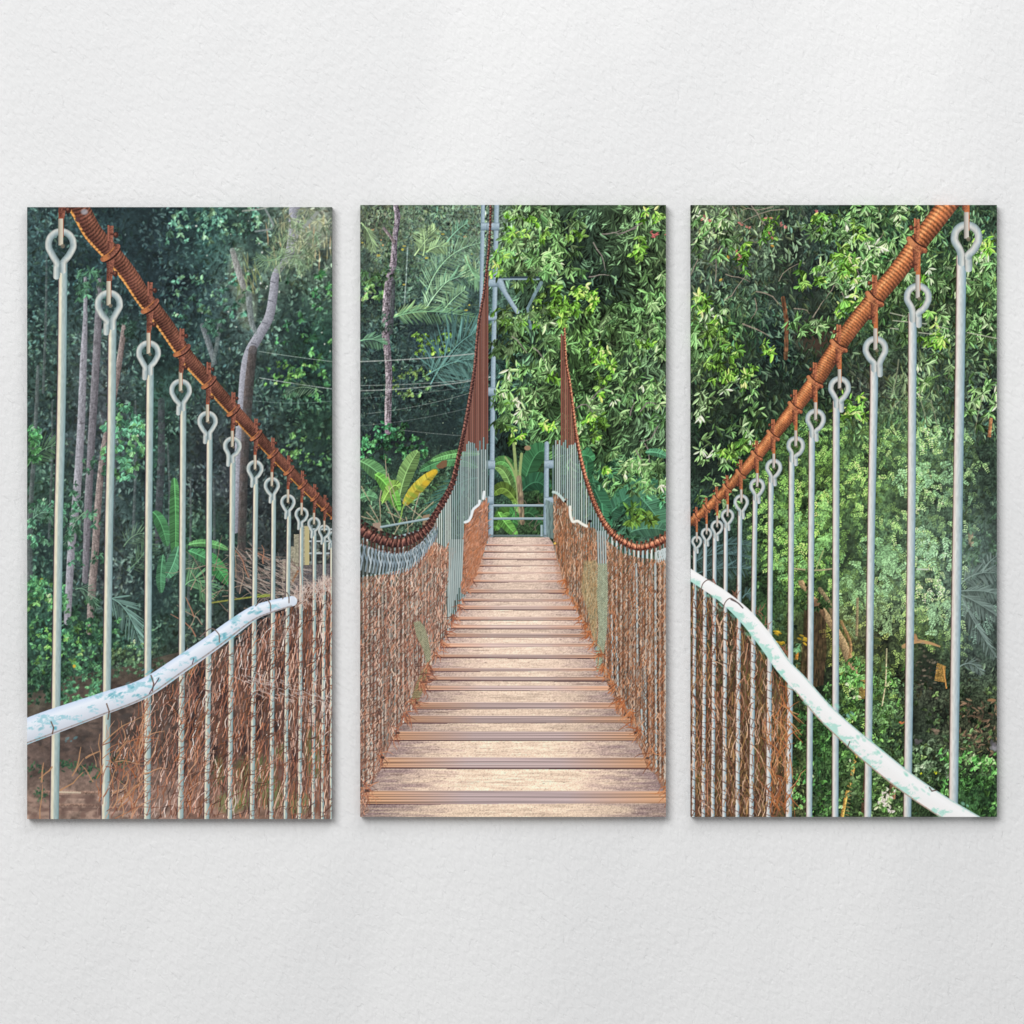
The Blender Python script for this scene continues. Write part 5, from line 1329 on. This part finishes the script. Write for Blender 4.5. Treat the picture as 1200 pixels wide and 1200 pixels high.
    for x, y, rx, ry in [(906, 740, 4, 3), (915, 752, 6, 3.5), (940, 748, 6, 4)]:
        for _ in range(9):
            P.leaf(x + r.normal(0, rx * .5), y + r.normal(0, ry * .5), r.uniform(-.4, .9), r.uniform(3, 7), 2.4, C(*[(206, 168, 44), (176, 146, 50), (226, 186, 60)][r.integers(3)]), .8)
    for _ in range(50):
        P.blob(1085 + r.normal(0, 8), 780 + r.normal(0, 14), r.uniform(.8, 3), r.uniform(.6, 2), C(*[(150, 134, 116), (110, 98, 84), (60, 52, 46)][r.integers(3)]), .6)
    P.stroke([(1073, 666.5), (1087, 667)], 1.8, C(214, 216, 210), .75)
    # low growth and litter at the bottom right
    P.part('undergrowth')
    tufts(P, 26, (985, 770, 1012, 800), [(92, 138, 74), (76, 116, 60)], R=(4, 7), leavesn=7, cut=0, hi=.35, asp=.45)
    tufts(P, 22, (926, 668, 950, 700), [(88, 124, 66), (70, 104, 56)], R=(4, 7), leavesn=7, cut=0, hi=.3, asp=.4)
    tufts(P, 16, (934, 700, 970, 712), [(70, 100, 56)], R=(4, 7), leavesn=7, cut=0, hi=.3, asp=.4)
    for reg, n, pal in [((985, 780, 1060, 900), 90, [(104, 150, 78), (84, 126, 62), (126, 170, 100)]), ((1040, 800, 1167, 900), 110, [(72, 92, 58), (90, 112, 66), (58, 76, 52)]), ((1100, 880, 1167, 956), 110, [(84, 136, 70), (66, 112, 56), (104, 160, 84)]), ((925, 800, 985, 956), 130, [(76, 122, 60), (58, 96, 52), (104, 150, 84)]), ((985, 890, 1060, 956), 80, [(96, 124, 72), (74, 104, 56), (120, 150, 96)]), ((1060, 860, 1115, 920), 50, [(72, 92, 66), (92, 110, 84), (60, 80, 50)]), ((880, 690, 935, 790), 40, [(80, 110, 76), (62, 92, 62)]), ((1125, 600, 1167, 660), 30, [(84, 116, 88), (70, 100, 76)])]:
        tufts(P, n, reg, pal, R=(3.5, 7), leavesn=7, cut=.2, hi=.35, asp=.48, alpha=.88)
    for _ in range(90):
        x, y = r.uniform(1120, 1167), r.uniform(820, 882)
        P.leaf(x, y, r.uniform(0, 6.3), r.uniform(4, 9), r.uniform(1.4, 3), C(*[(132, 108, 88), (100, 82, 66), (152, 126, 100), (78, 66, 54)][r.integers(4)]), .7)
    for x, y, rx, ry, c in [(1096, 855, 6, 3.6, (150, 132, 112)), (1075, 868, 5, 4, (110, 108, 106)), (1163, 872, 6, 7, (128, 126, 130)), (1056, 846, 3, 2, (190, 120, 80)), (1160, 820, 7, 3, (140, 110, 80)), (1078, 905, 2, 2, (196, 206, 60)), (1095, 905, 2, 2, (196, 206, 60))]:
        for _ in range(7):
            P.blob(x + r.normal(0, rx * .4), y + r.normal(0, ry * .35), rx * r.uniform(.3, .7), ry * r.uniform(.3, .7), C(*c) * f32(r.uniform(.7, 1.15)), .75)
    for _ in range(24):
        P.leaf(1038 + r.normal(0, 5), 940 + r.normal(0, 8), r.uniform(0, 6), 5, 2.4, C(220, 210, 196), .8)
    for k in range(9):
        P.leaf(989 + k * .5, 953 - k * 4.6, .3, 6, 1.4, C(176, 150, 96), .6)
    # haze on the shaded slope
    crisp(P, 925, 780, 1167, 956, .2, .15)
    P.blob(1150, 700, 50, 120, C(160, 178, 172), .16)
    P.blob(1060, 640, 110, 150, C(170, 190, 160), .10)
    # rusted net
    net = [(809, 684), (822, 690), (838, 703), (860, 724), (880, 748), (900, 776), (915, 796), (925, 806), (926, 840), (928, 958), (809, 958)]
    nid = P.part('wire_netting')
    b, M = P.mask(net)
    fillc = C(112, 82, 58) * (.55 + .7 * P.fine[b[0]:b[1], b[2]:b[3]] + .25 * P.vert[b[0]:b[1], b[2]:b[3]])[..., None]
    P.put(b, M.astype(f32) * .34, fillc, own=False)
    P.I[b[0]:b[1], b[2]:b[3]][M] = P.cur
    for x, y, rx, ry in [(866, 800, 6, 16), (852, 830, 5, 14), (890, 855, 6, 14), (907, 875, 7, 12), (850, 760, 5, 14), (878, 760, 8, 14), (905, 935, 6, 12), (868, 930, 6, 10)]:
        P.blob(x, y, rx, ry, C(44, 40, 32), .7)
    for x, y, rx, ry in [(818, 910, 6, 30), (845, 925, 8, 26), (880, 810, 14, 40), (885, 880, 12, 40)]:
        P.blob(x, y, rx, ry, C(120, 112, 62), .5)
    pal = [(168, 114, 88), (146, 98, 76), (188, 142, 114), (124, 82, 66), (200, 164, 138), (150, 116, 74), (112, 76, 62), (180, 140, 92)]
    ang = lambda x, y: (-1.45 if r.random() < .65 else -1.85)
    woven(P, net, 800, 940, lambda x: 2.6 + .9 * (x - 809) / 120, 19, .42, lambda x: -.02, (.7, 1.3), [tuple(np.array(q) * .62) for q in pal], None, .85, hole=.15)
    strands(P, 500, net, ang, (10, 26), (.8, 1.4), [tuple(np.array(q) * .66) for q in pal], None, .85, seglen=4, wob=.12, curl=.14)
    # hangers
    fn = rod_fn(P, [(-1, C(176, 160, 156)), (-.8, C(222, 208, 198)), (-.4, C(222, 222, 216)), (0, C(198, 206, 206)), (.45, C(170, 188, 194)), (.8, C(138, 164, 174)), (1, C(110, 138, 148))])
    fe = rod_fn(P, [(-1, C(122, 138, 142)), (-.5, C(164, 178, 180)), (0, C(194, 202, 200)), (.5, C(210, 210, 204)), (1, C(150, 154, 152))])
    RODS = [(1131.5, 260, 37, [(325, 1125.5, 11), (430, 1124, 10.7), (600, 1121.4, 11), (780, 1118.4, 10.5), (960, 1116, 10.2)]),
            (1074.5, 332, 32.6, [(400, 1068.5, 9.3), (600, 1067.3, 9), (780, 1065, 9), (960, 1062.3, 8.8)]),
            (1025, 394, 30, [(460, 1023.5, 8.8), (600, 1020.5, 8.4), (780, 1018, 8.2), (960, 1016, 8)]),
            (983, 441, 26.5, [(490, 979.3, 7.7), (780, 978.6, 7.4), (960, 978, 7.2)]),
            (955, 479, 24, [(520, 950.8, 6.8), (780, 949, 6.6), (960, 947.5, 6.8)]),
            (931.8, 511, 21.8, [(548, 927.2, 6.2), (780, 925.6, 6.2), (960, 923.6, 7)]),
            (906, 537.5, 20, [(572, 903, 5.8), (740, 901.5, 5.6), (960, 899.8, 5.4)]),
            (886.7, 560, 18.8, [(592, 884.4, 5.4), (760, 882, 5.2), (960, 879.8, 5.4)]),
            (868, 579, 18, [(609, 866.8, 4.8), (760, 865, 4.8), (960, 863.4, 4.6)]),
            (852, 596, 16, [(624, 850.2, 4.4), (960, 848, 4.4)]),
            (839.8, 609, 15.4, [(636, 837.2, 4.2), (960, 834.6, 4.2)]),
            (827.5, 618, 13.8, [(644, 826, 4), (960, 823.6, 4.2)]),
            (816, 627.5, 13, [(652, 814, 3.8), (960, 812, 3.4)])]
    CAB = [(1150, 184), (1123, 222), (1108, 242), (1090, 266), (1073, 288), (1052, 317), (1027, 347), (997, 384), (970, 423), (957, 444), (933, 475), (908, 507), (887, 533), (867, 556), (838, 586), (817, 605), (800, 618)]
    inc = CAB[::-1]
    for cx, top, outer, rods in reversed(RODS):
        hanger(P, cx, top, outer, rods, 1, fn, fe, C(212, 206, 196), C(186, 112, 70), C(96, 70, 60), interp(inc, cx) + 6 * outer / 37)
    P.cur = nid
    def dens2(x, y):
        for cx, top, outer, rods in RODS:
            if abs(x - float(np.interp(y, [q[0] for q in rods], [q[1] for q in rods]))) < rods[0][2] * .5: return .3
        return 1
    woven(P, net, 800, 940, lambda x: 2.4 + .9 * (x - 809) / 120, 15, .4, lambda x: .02, (.6, 1.05), pal + [(214, 176, 146), (206, 168, 140)], dens2, .9, hole=.25)
    strands(P, 420, net, ang, (10, 26), (.7, 1.15), pal + [(214, 176, 146)], dens2, .9, seglen=4, wob=.12, curl=.14)
    for _ in range(90):
        x, y = r.uniform(900, 926), r.uniform(800, 956)
        twig(P, x, y, r.choice([-1.2, -1.9, 1.0]) + r.normal(0, .25), r.uniform(14, 34), r.uniform(.9, 1.5), C(*[(184, 116, 72), (206, 150, 104), (156, 96, 60)][r.integers(3)]), .2, .9)
    for cx, top, outer, rods in RODS[6:]:
        y = 700 + r.uniform(0, 10)
        while y < 955:
            x = float(np.interp(y, [q[0] for q in rods], [q[1] for q in rods])); w = rods[0][2]
            if inside_simple(net, x, y):
                P.stroke([(x - w * .8, y), (x, y + 2), (x + w * .8, y + 4)], 1.0, C(110, 76, 66), .7)
            y += r.uniform(9, 15)
    for k in range(18):
        y = 715 + k * 14
        P.stroke(smooth([(809, y), (822, y + 5), (840, y + 3), (858, y + 9)], 4), .7, C(74, 58, 50), .55)
    for x, y in [(890, 720), (896, 735), (918, 762), (922, 768), (862, 700)]:
        for _ in range(5):
            twig(P, x + r.normal(0, 3), y + r.normal(0, 3), r.uniform(-2.4, -.9), 10, 1.1, C(150, 104, 84), .3, .85)
    # cable and clamps
    cab = P.part('main_cable')
    cp = smooth(CAB, 6)
    L = math.dist((1123, 222), (810, 612))
    wf = lambda x: float(np.interp(x, [810, 838, 887, 957, 1027, 1108], [9, 10, 13.5, 18, 20.5, 23]))
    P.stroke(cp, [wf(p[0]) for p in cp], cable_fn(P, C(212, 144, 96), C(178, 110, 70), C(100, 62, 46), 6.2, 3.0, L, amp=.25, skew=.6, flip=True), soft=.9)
    for cx, top, outer, rods in reversed(RODS):
        k = outer / 37
        x = cx - 1.5 * k
        y = interp(inc, x)
        sl = math.atan2(interp(inc, x + 6) - interp(inc, x - 6), 12)
        clamp(P, cab, x, y, k * .95, sl, wf(x) / 2, C(158, 98, 70), C(100, 58, 46), C(214, 146, 98), -1)
    # white handrail pipe
    P.part('handrail')
    RAIL = [(790, 661, 12.5), (809, 673.5, 12.5), (830, 687, 13), (850, 701, 14.5), (875, 724, 17.5), (900, 755, 19), (917.5, 780, 19), (937, 801, 20), (960, 828, 21), (980, 848, 21.5), (1000, 866, 22.5), (1020, 883, 24), (1060, 915, 24), (1100, 942, 24), (1150, 972, 25)]
    sm = smooth(RAIL, 5)
    P.stroke([(q[0], q[1]) for q in sm], [q[2] for q in sm], rail_fn(P, C(236, 238, 236), C(248, 248, 248), C(238, 236, 234), C(172, 222, 208), 55, .35, edge=1.0))
    P.stroke([(q[0] - q[2] * .30, q[1] + q[2] * .37) for q in sm[35:]], 1.5, C(170, 136, 120), .65)
    P.stroke([(q[0] + q[2] * .28, q[1] - q[2] * .38) for q in sm[25:]], 1.4, C(140, 190, 182), .5)
    for x, y in [(818, 688), (828, 696), (846, 708), (862, 722), (880, 744), (893, 765), (915, 793), (928, 805), (945, 822), (968, 846), (1004, 861), (1015, 868), (1025, 880), (1032, 884), (1062, 905), (1085, 924), (1130, 945), (1098, 952), (975, 822), (990, 838)]:
        for _ in range(5):
            P.blob(x + r.normal(0, 4), y + r.normal(0, 3.4), r.uniform(1.5, 5), r.uniform(.8, 2.4), C(156, 218, 200), r.uniform(.25, .55), a=.75)
    P.stroke([(1088, 922), (1091, 926), (1096, 925)], 1.6, C(96, 78, 74), .85)
    for x0, y0, h in [(824, 684, 8), (850, 706, 9)]:
        P.part('tie_wire')
        P.stroke(smooth([(x0 - 3, y0 + h), (x0 - 1, y0), (x0 + 5, y0 - h * .6), (x0 + 12, y0 - 2)], 5), 1.2, C(128, 112, 106), .9)
    P.part('tie_wire')
    P.stroke(smooth([(856, 702), (864, 706), (870, 712)], 4), 1.6, C(90, 78, 78), .9)
    P.part('tie_wire')
    P.stroke([(835, 678), (838, 684)], 1.4, C(150, 90, 70), .9)
    P.part('tie_wire')
    P.stroke([(992, 876), (995, 868)], 1.2, C(110, 90, 80), .9)
    crisp(P, 809, 241, 1167, 957, .22, .06)
    return P


def barkfill(P, c):
    return lambda b: c * (.7 + .5 * P.fine[b[0]:b[1], b[2]:b[3]])[..., None]


def inside_simple(poly, x, y):
    ins = False
    for (xa, ya), (xb, yb) in zip(poly, poly[1:] + poly[:1]):
        if (ya > y) != (yb > y) and x < (xb - xa) * (y - ya) / (yb - ya) + xa: ins = not ins
    return ins


# ================================================================== building
scene = bpy.context.scene
col = scene.collection


def lin(a):
    a = np.clip(a, 0, 1)
    return np.where(a <= 0.04045, a / 12.92, ((a + 0.055) / 1.055) ** 2.4).astype(f32)


def mesh_from(name, V, F, colors, mat):
    me = bpy.data.meshes.new(name)
    nv, nf = len(V), len(F)
    me.vertices.add(nv); me.vertices.foreach_set('co', np.ascontiguousarray(V, f32).ravel())
    me.loops.add(nf * 4); me.loops.foreach_set('vertex_index', np.ascontiguousarray(F, np.int32).ravel())
    me.polygons.add(nf); me.polygons.foreach_set('loop_start', np.arange(0, nf * 4, 4, dtype=np.int32))
    at = me.attributes.new('print_colour', 'FLOAT_COLOR', 'POINT')
    at.data.foreach_set('color', np.concatenate([colors, np.ones((nv, 1), f32)], 1).astype(f32).ravel())
    me.update(calc_edges=True)
    me.materials.append(mat)
    return me


def new_mat(name):
    m = bpy.data.materials.new(name); m.use_nodes = True
    nt = m.node_tree; nt.nodes.clear()
    out = nt.nodes.new('ShaderNodeOutputMaterial')
    bs = nt.nodes.new('ShaderNodeBsdfPrincipled')
    nt.links.new(bs.outputs[0], out.inputs[0])
    return m, nt, bs


def canvas_material():
    """printed canvas: the ink colour carried by the mesh over a fine woven relief"""
    m, nt, bs = new_mat('printed_canvas')
    N, Lk = nt.nodes, nt.links
    at = N.new('ShaderNodeAttribute'); at.attribute_name = 'print_colour'
    Lk.new(at.outputs['Color'], bs.inputs['Base Color'])
    bs.inputs['Roughness'].default_value = .85
    bs.inputs['Specular IOR Level'].default_value = .06
    tc = N.new('ShaderNodeTexCoord')
    hs = []
    for d in ('X', 'Z'):
        w = N.new('ShaderNodeTexWave'); w.bands_direction = d
        w.inputs['Scale'].default_value = 330; w.inputs['Distortion'].default_value = .6
        Lk.new(tc.outputs['Object'], w.inputs['Vector']); hs.append(w)
    mx = N.new('ShaderNodeMath'); mx.operation = 'MAXIMUM'
    Lk.new(hs[0].outputs['Fac'], mx.inputs[0]); Lk.new(hs[1].outputs['Fac'], mx.inputs[1])
    bp = N.new('ShaderNodeBump'); bp.inputs['Strength'].default_value = .05; bp.inputs['Distance'].default_value = .0003
    Lk.new(mx.outputs[0], bp.inputs['Height']); Lk.new(bp.outputs[0], bs.inputs['Normal'])
    return m


def wall_material():
    """white roller-and-trowel plaster: low swells, fine grain and slanting trowel nicks"""
    m, nt, bs = new_mat('white_plaster')
    N, Lk = nt.nodes, nt.links
    bs.inputs['Roughness'].default_value = .9
    bs.inputs['Specular IOR Level'].default_value = .15
    tc = N.new('ShaderNodeTexCoord')

    def mapped(rot, sc):
        mp = N.new('ShaderNodeMapping'); mp.vector_type = 'TEXTURE'; mp.inputs['Rotation'].default_value = (0, rot, 0); mp.inputs['Scale'].default_value = sc
        Lk.new(tc.outputs['Object'], mp.inputs['Vector']); return mp

    def noise(vec, scale, det, rough=.5, dist=0):
        n = N.new('ShaderNodeTexNoise'); n.inputs['Scale'].default_value = scale; n.inputs['Detail'].default_value = det
        n.inputs['Roughness'].default_value = rough; n.inputs['Distortion'].default_value = dist
        Lk.new(vec.outputs[0], n.inputs['Vector']); return n

    def mul(a, k):
        q = N.new('ShaderNodeMath'); q.operation = 'MULTIPLY'; Lk.new(a, q.inputs[0]); q.inputs[1].default_value = k; return q.outputs[0]

    def add(a, b):
        q = N.new('ShaderNodeMath'); q.operation = 'ADD'; Lk.new(a, q.inputs[0]); Lk.new(b, q.inputs[1]); return q.outputs[0]
    sl = mapped(math.radians(58), (1, 1, .48))
    fl = mapped(0, (1, 1, 1))
    swell = noise(fl, 9, 3)
    grain = noise(sl, 60, 1.6, .5, .4)
    nick = noise(sl, 42, 2, .5, .6)
    rp = N.new('ShaderNodeValToRGB'); rp.color_ramp.elements[0].position = .24; rp.color_ramp.elements[1].position = .40
    rp.color_ramp.elements[0].color = (0, 0, 0, 1); rp.color_ramp.elements[1].color = (1, 1, 1, 1)
    Lk.new(nick.outputs['Fac'], rp.inputs['Fac'])
    h = add(add(mul(swell.outputs['Fac'], WALL_SWELL), mul(grain.outputs['Fac'], WALL_GRAIN)), mul(rp.outputs['Color'], WALL_NICK))
    bp = N.new('ShaderNodeBump'); bp.inputs['Strength'].default_value = 1.0; bp.inputs['Distance'].default_value = 0.001
    Lk.new(h, bp.inputs['Height']); Lk.new(bp.outputs[0], bs.inputs['Normal'])
    tone = noise(mapped(math.radians(-68), (2.6, 1, .8)), 2.2, 1)  # slanting bands of soft window light, painted into the plaster's base colour
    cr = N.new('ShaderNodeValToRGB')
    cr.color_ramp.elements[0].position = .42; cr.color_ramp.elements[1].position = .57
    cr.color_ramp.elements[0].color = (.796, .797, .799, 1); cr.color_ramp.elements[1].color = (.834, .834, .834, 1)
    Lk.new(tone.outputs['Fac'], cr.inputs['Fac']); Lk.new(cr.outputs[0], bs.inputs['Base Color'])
    return m


WALL_SWELL, WALL_GRAIN, WALL_NICK = 2.6, 1.9, .6
KEY, TOP = 3800, 48
EXPO = 0.97       # lamp light falling on the canvases, 1 = a white surface shows white
CX, CZ = 600.0, 600.0
HZ = 1.5


def wx(x): return (x - CX) * PX
def wz(y): return HZ - (y - CZ) * PX


canvas_mat = canvas_material()


def build_canvas(P, label):
    empty = bpy.data.objects.new('canvas_print', None)
    empty.empty_display_size = .1
    xc = (P.x0 + P.x1) / 2
    empty.location = (wx(xc), 0, wz(P.y1))
    empty['label'] = label; empty['category'] = 'canvas print'; empty['group'] = 'canvas prints of one bridge picture on the wall'
    col.objects.link(empty)
    A = np.pad(P.A, ((1, 1), (1, 1), (0, 0)), mode='edge')
    Vc = (A[0::2][:, 0::2] + A[1::2][:, 0::2] + A[0::2][:, 1::2] + A[1::2][:, 1::2]) / 4      # colour at mesh corners
    Vc = lin(Vc) / EXPO
    nx, ny = P.nx, P.ny
    I = P.I[0::2, 0::2][:ny, :nx]
    W = (P.x1 - P.x0) * PX; H = (P.y1 - P.y0) * PX
    gx = (np.arange(nx + 1) / nx - .5) * W
    gz = H - np.arange(ny + 1) / ny * H
    flat = Vc.reshape(-1, 3)
    objs = {}
    cnt = np.bincount(I.ravel(), minlength=len(P.ids))

    def make(pid, parent):
        d = P.ids[pid]
        ii, jj = np.nonzero(I == pid)
        a = ii * (nx + 1) + jj
        F = np.stack([a + nx + 1, a + nx + 2, a + 1, a], 1)
        u, inv = np.unique(F, return_inverse=True)
        V = np.zeros((len(u), 3), f32)
        V[:, 0] = gx[u % (nx + 1)]; V[:, 2] = gz[u // (nx + 1)]; V[:, 1] = -THICK
        me = mesh_from(d['name'], V, inv.reshape(F.shape), flat[u], canvas_mat)
        o = bpy.data.objects.new(d['name'], me)
        col.objects.link(o); o.parent = parent
        if d['label']: o['label'] = d['label']
        if d.get('kind') or d['name'] in ('forest', 'dry_brushwood', 'undergrowth', 'ground_cover', 'foliage'): o['kind'] = 'stuff'
        objs[pid] = o
    # slivers of an element too small to be seen fold back into what lies round them
    for pid, d in enumerate(P.ids):
        if 0 < cnt[pid] < 14:
            I[I == pid] = d['parent'] if d['parent'] is not None and cnt[d['parent']] >= 14 else 0
            cnt[pid] = 0
    for pid, d in enumerate(P.ids):
        if cnt[pid] and d['parent'] is None: make(pid, empty)
    for pid, d in enumerate(P.ids):
        if cnt[pid] and d['parent'] is not None: make(pid, objs.get(d['parent'], empty))
    # the picture carries on round the four sides of the stretched canvas
    n = 4
    V, F, K = [], [], []

    def strip(cols, pts):
        base = len(V)
        m = len(pts)
        for q in range(n + 1):
            for k in range(m):
                V.append((pts[k][0], -THICK * (1 - q / n), pts[k][1])); K.append(cols[q][k])
        for q in range(n):
            for k in range(m - 1):
                s = base + q * m + k
                F.append((s, s + 1, s + m + 1, s + m))
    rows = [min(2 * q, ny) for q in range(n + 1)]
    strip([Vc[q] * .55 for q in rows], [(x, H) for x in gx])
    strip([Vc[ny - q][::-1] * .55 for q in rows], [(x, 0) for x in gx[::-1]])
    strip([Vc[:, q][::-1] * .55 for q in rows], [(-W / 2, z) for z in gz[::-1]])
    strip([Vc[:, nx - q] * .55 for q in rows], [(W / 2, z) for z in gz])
    b0 = len(V)
    for x, z in ((-W / 2, 0), (W / 2, 0), (W / 2, H), (-W / 2, H)):
        V.append((x, -.0004, z)); K.append(np.array([.7, .68, .62], f32))
    F.append((b0, b0 + 3, b0 + 2, b0 + 1))
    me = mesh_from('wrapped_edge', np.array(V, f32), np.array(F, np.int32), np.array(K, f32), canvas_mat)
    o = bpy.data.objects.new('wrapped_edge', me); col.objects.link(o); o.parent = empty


build_canvas(draw_left(), 'canvas print of a rusty bridge cable falling to the right over white hanger rods')
build_canvas(draw_middle(), 'canvas print of a plank footbridge running straight to a gate between rusty nets')
build_canvas(draw_right(), 'canvas print of an orange bridge cable rising to the right above a white handrail')

# ---- wall
me = bpy.data.meshes.new('wall')
me.from_pydata([(-4, 0, -1), (4, 0, -1), (4, 0, 4), (-4, 0, 4), (-4, .12, -1), (4, .12, -1), (4, .12, 4), (-4, .12, 4)], [],
               [(0, 1, 2, 3), (5, 4, 7, 6), (4, 0, 3, 7), (1, 5, 6, 2), (3, 2, 6, 7), (4, 5, 1, 0)])
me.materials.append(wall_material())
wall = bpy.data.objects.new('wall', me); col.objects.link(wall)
wall['kind'] = 'structure'; wall['label'] = 'white plastered wall with a fine uneven texture'; wall['category'] = 'wall'

# ---- light: a soft window high on the left, and the bounce of a white room
from mathutils import Vector
w = bpy.data.worlds.new('World'); scene.world = w; w.use_nodes = True
w.node_tree.nodes['Background'].inputs[0].default_value = (1, 1, 1, 1)
w.node_tree.nodes['Background'].inputs[1].default_value = .35


def area(name, loc, target, sx, sy, power, colr=(1, 1, 1)):
    l = bpy.data.lights.new(name, 'AREA'); l.shape = 'RECTANGLE'; l.size = sx; l.size_y = sy; l.energy = power; l.color = colr
    o = bpy.data.objects.new(name, l); o.location = loc
    o.rotation_euler = (Vector(target) - Vector(loc)).to_track_quat('-Z', 'Y').to_euler()
    col.objects.link(o); return o


area('window_light', (-9.6, -18, 12.6), (0, 0, 1.5), 13, 13, KEY)
area('top_fill', (.9, -2.6, 5.2), (0, 0, 1.2), 2.2, 1.4, TOP)  # added overhead fill, grades the wall brighter towards the top

# ---- camera, square to the wall and well back as for a catalogue picture
cam = bpy.data.cameras.new('camera'); cam.sensor_width = 36
D = 9.0
cam.lens = 36 * D / 2.0
cam.clip_end = 100
co = bpy.data.objects.new('camera', cam); co.location = (0, -D, HZ); co.rotation_euler = (math.radians(90), 0, 0)
col.objects.link(co); scene.camera = co

scene.render.engine = 'CYCLES'
scene.view_settings.view_transform = 'Standard'
scene.view_settings.look = 'None'
scene.view_settings.exposure = 0
scene.view_settings.gamma = 1
scene.render.resolution_x = scene.render.resolution_y = 1024
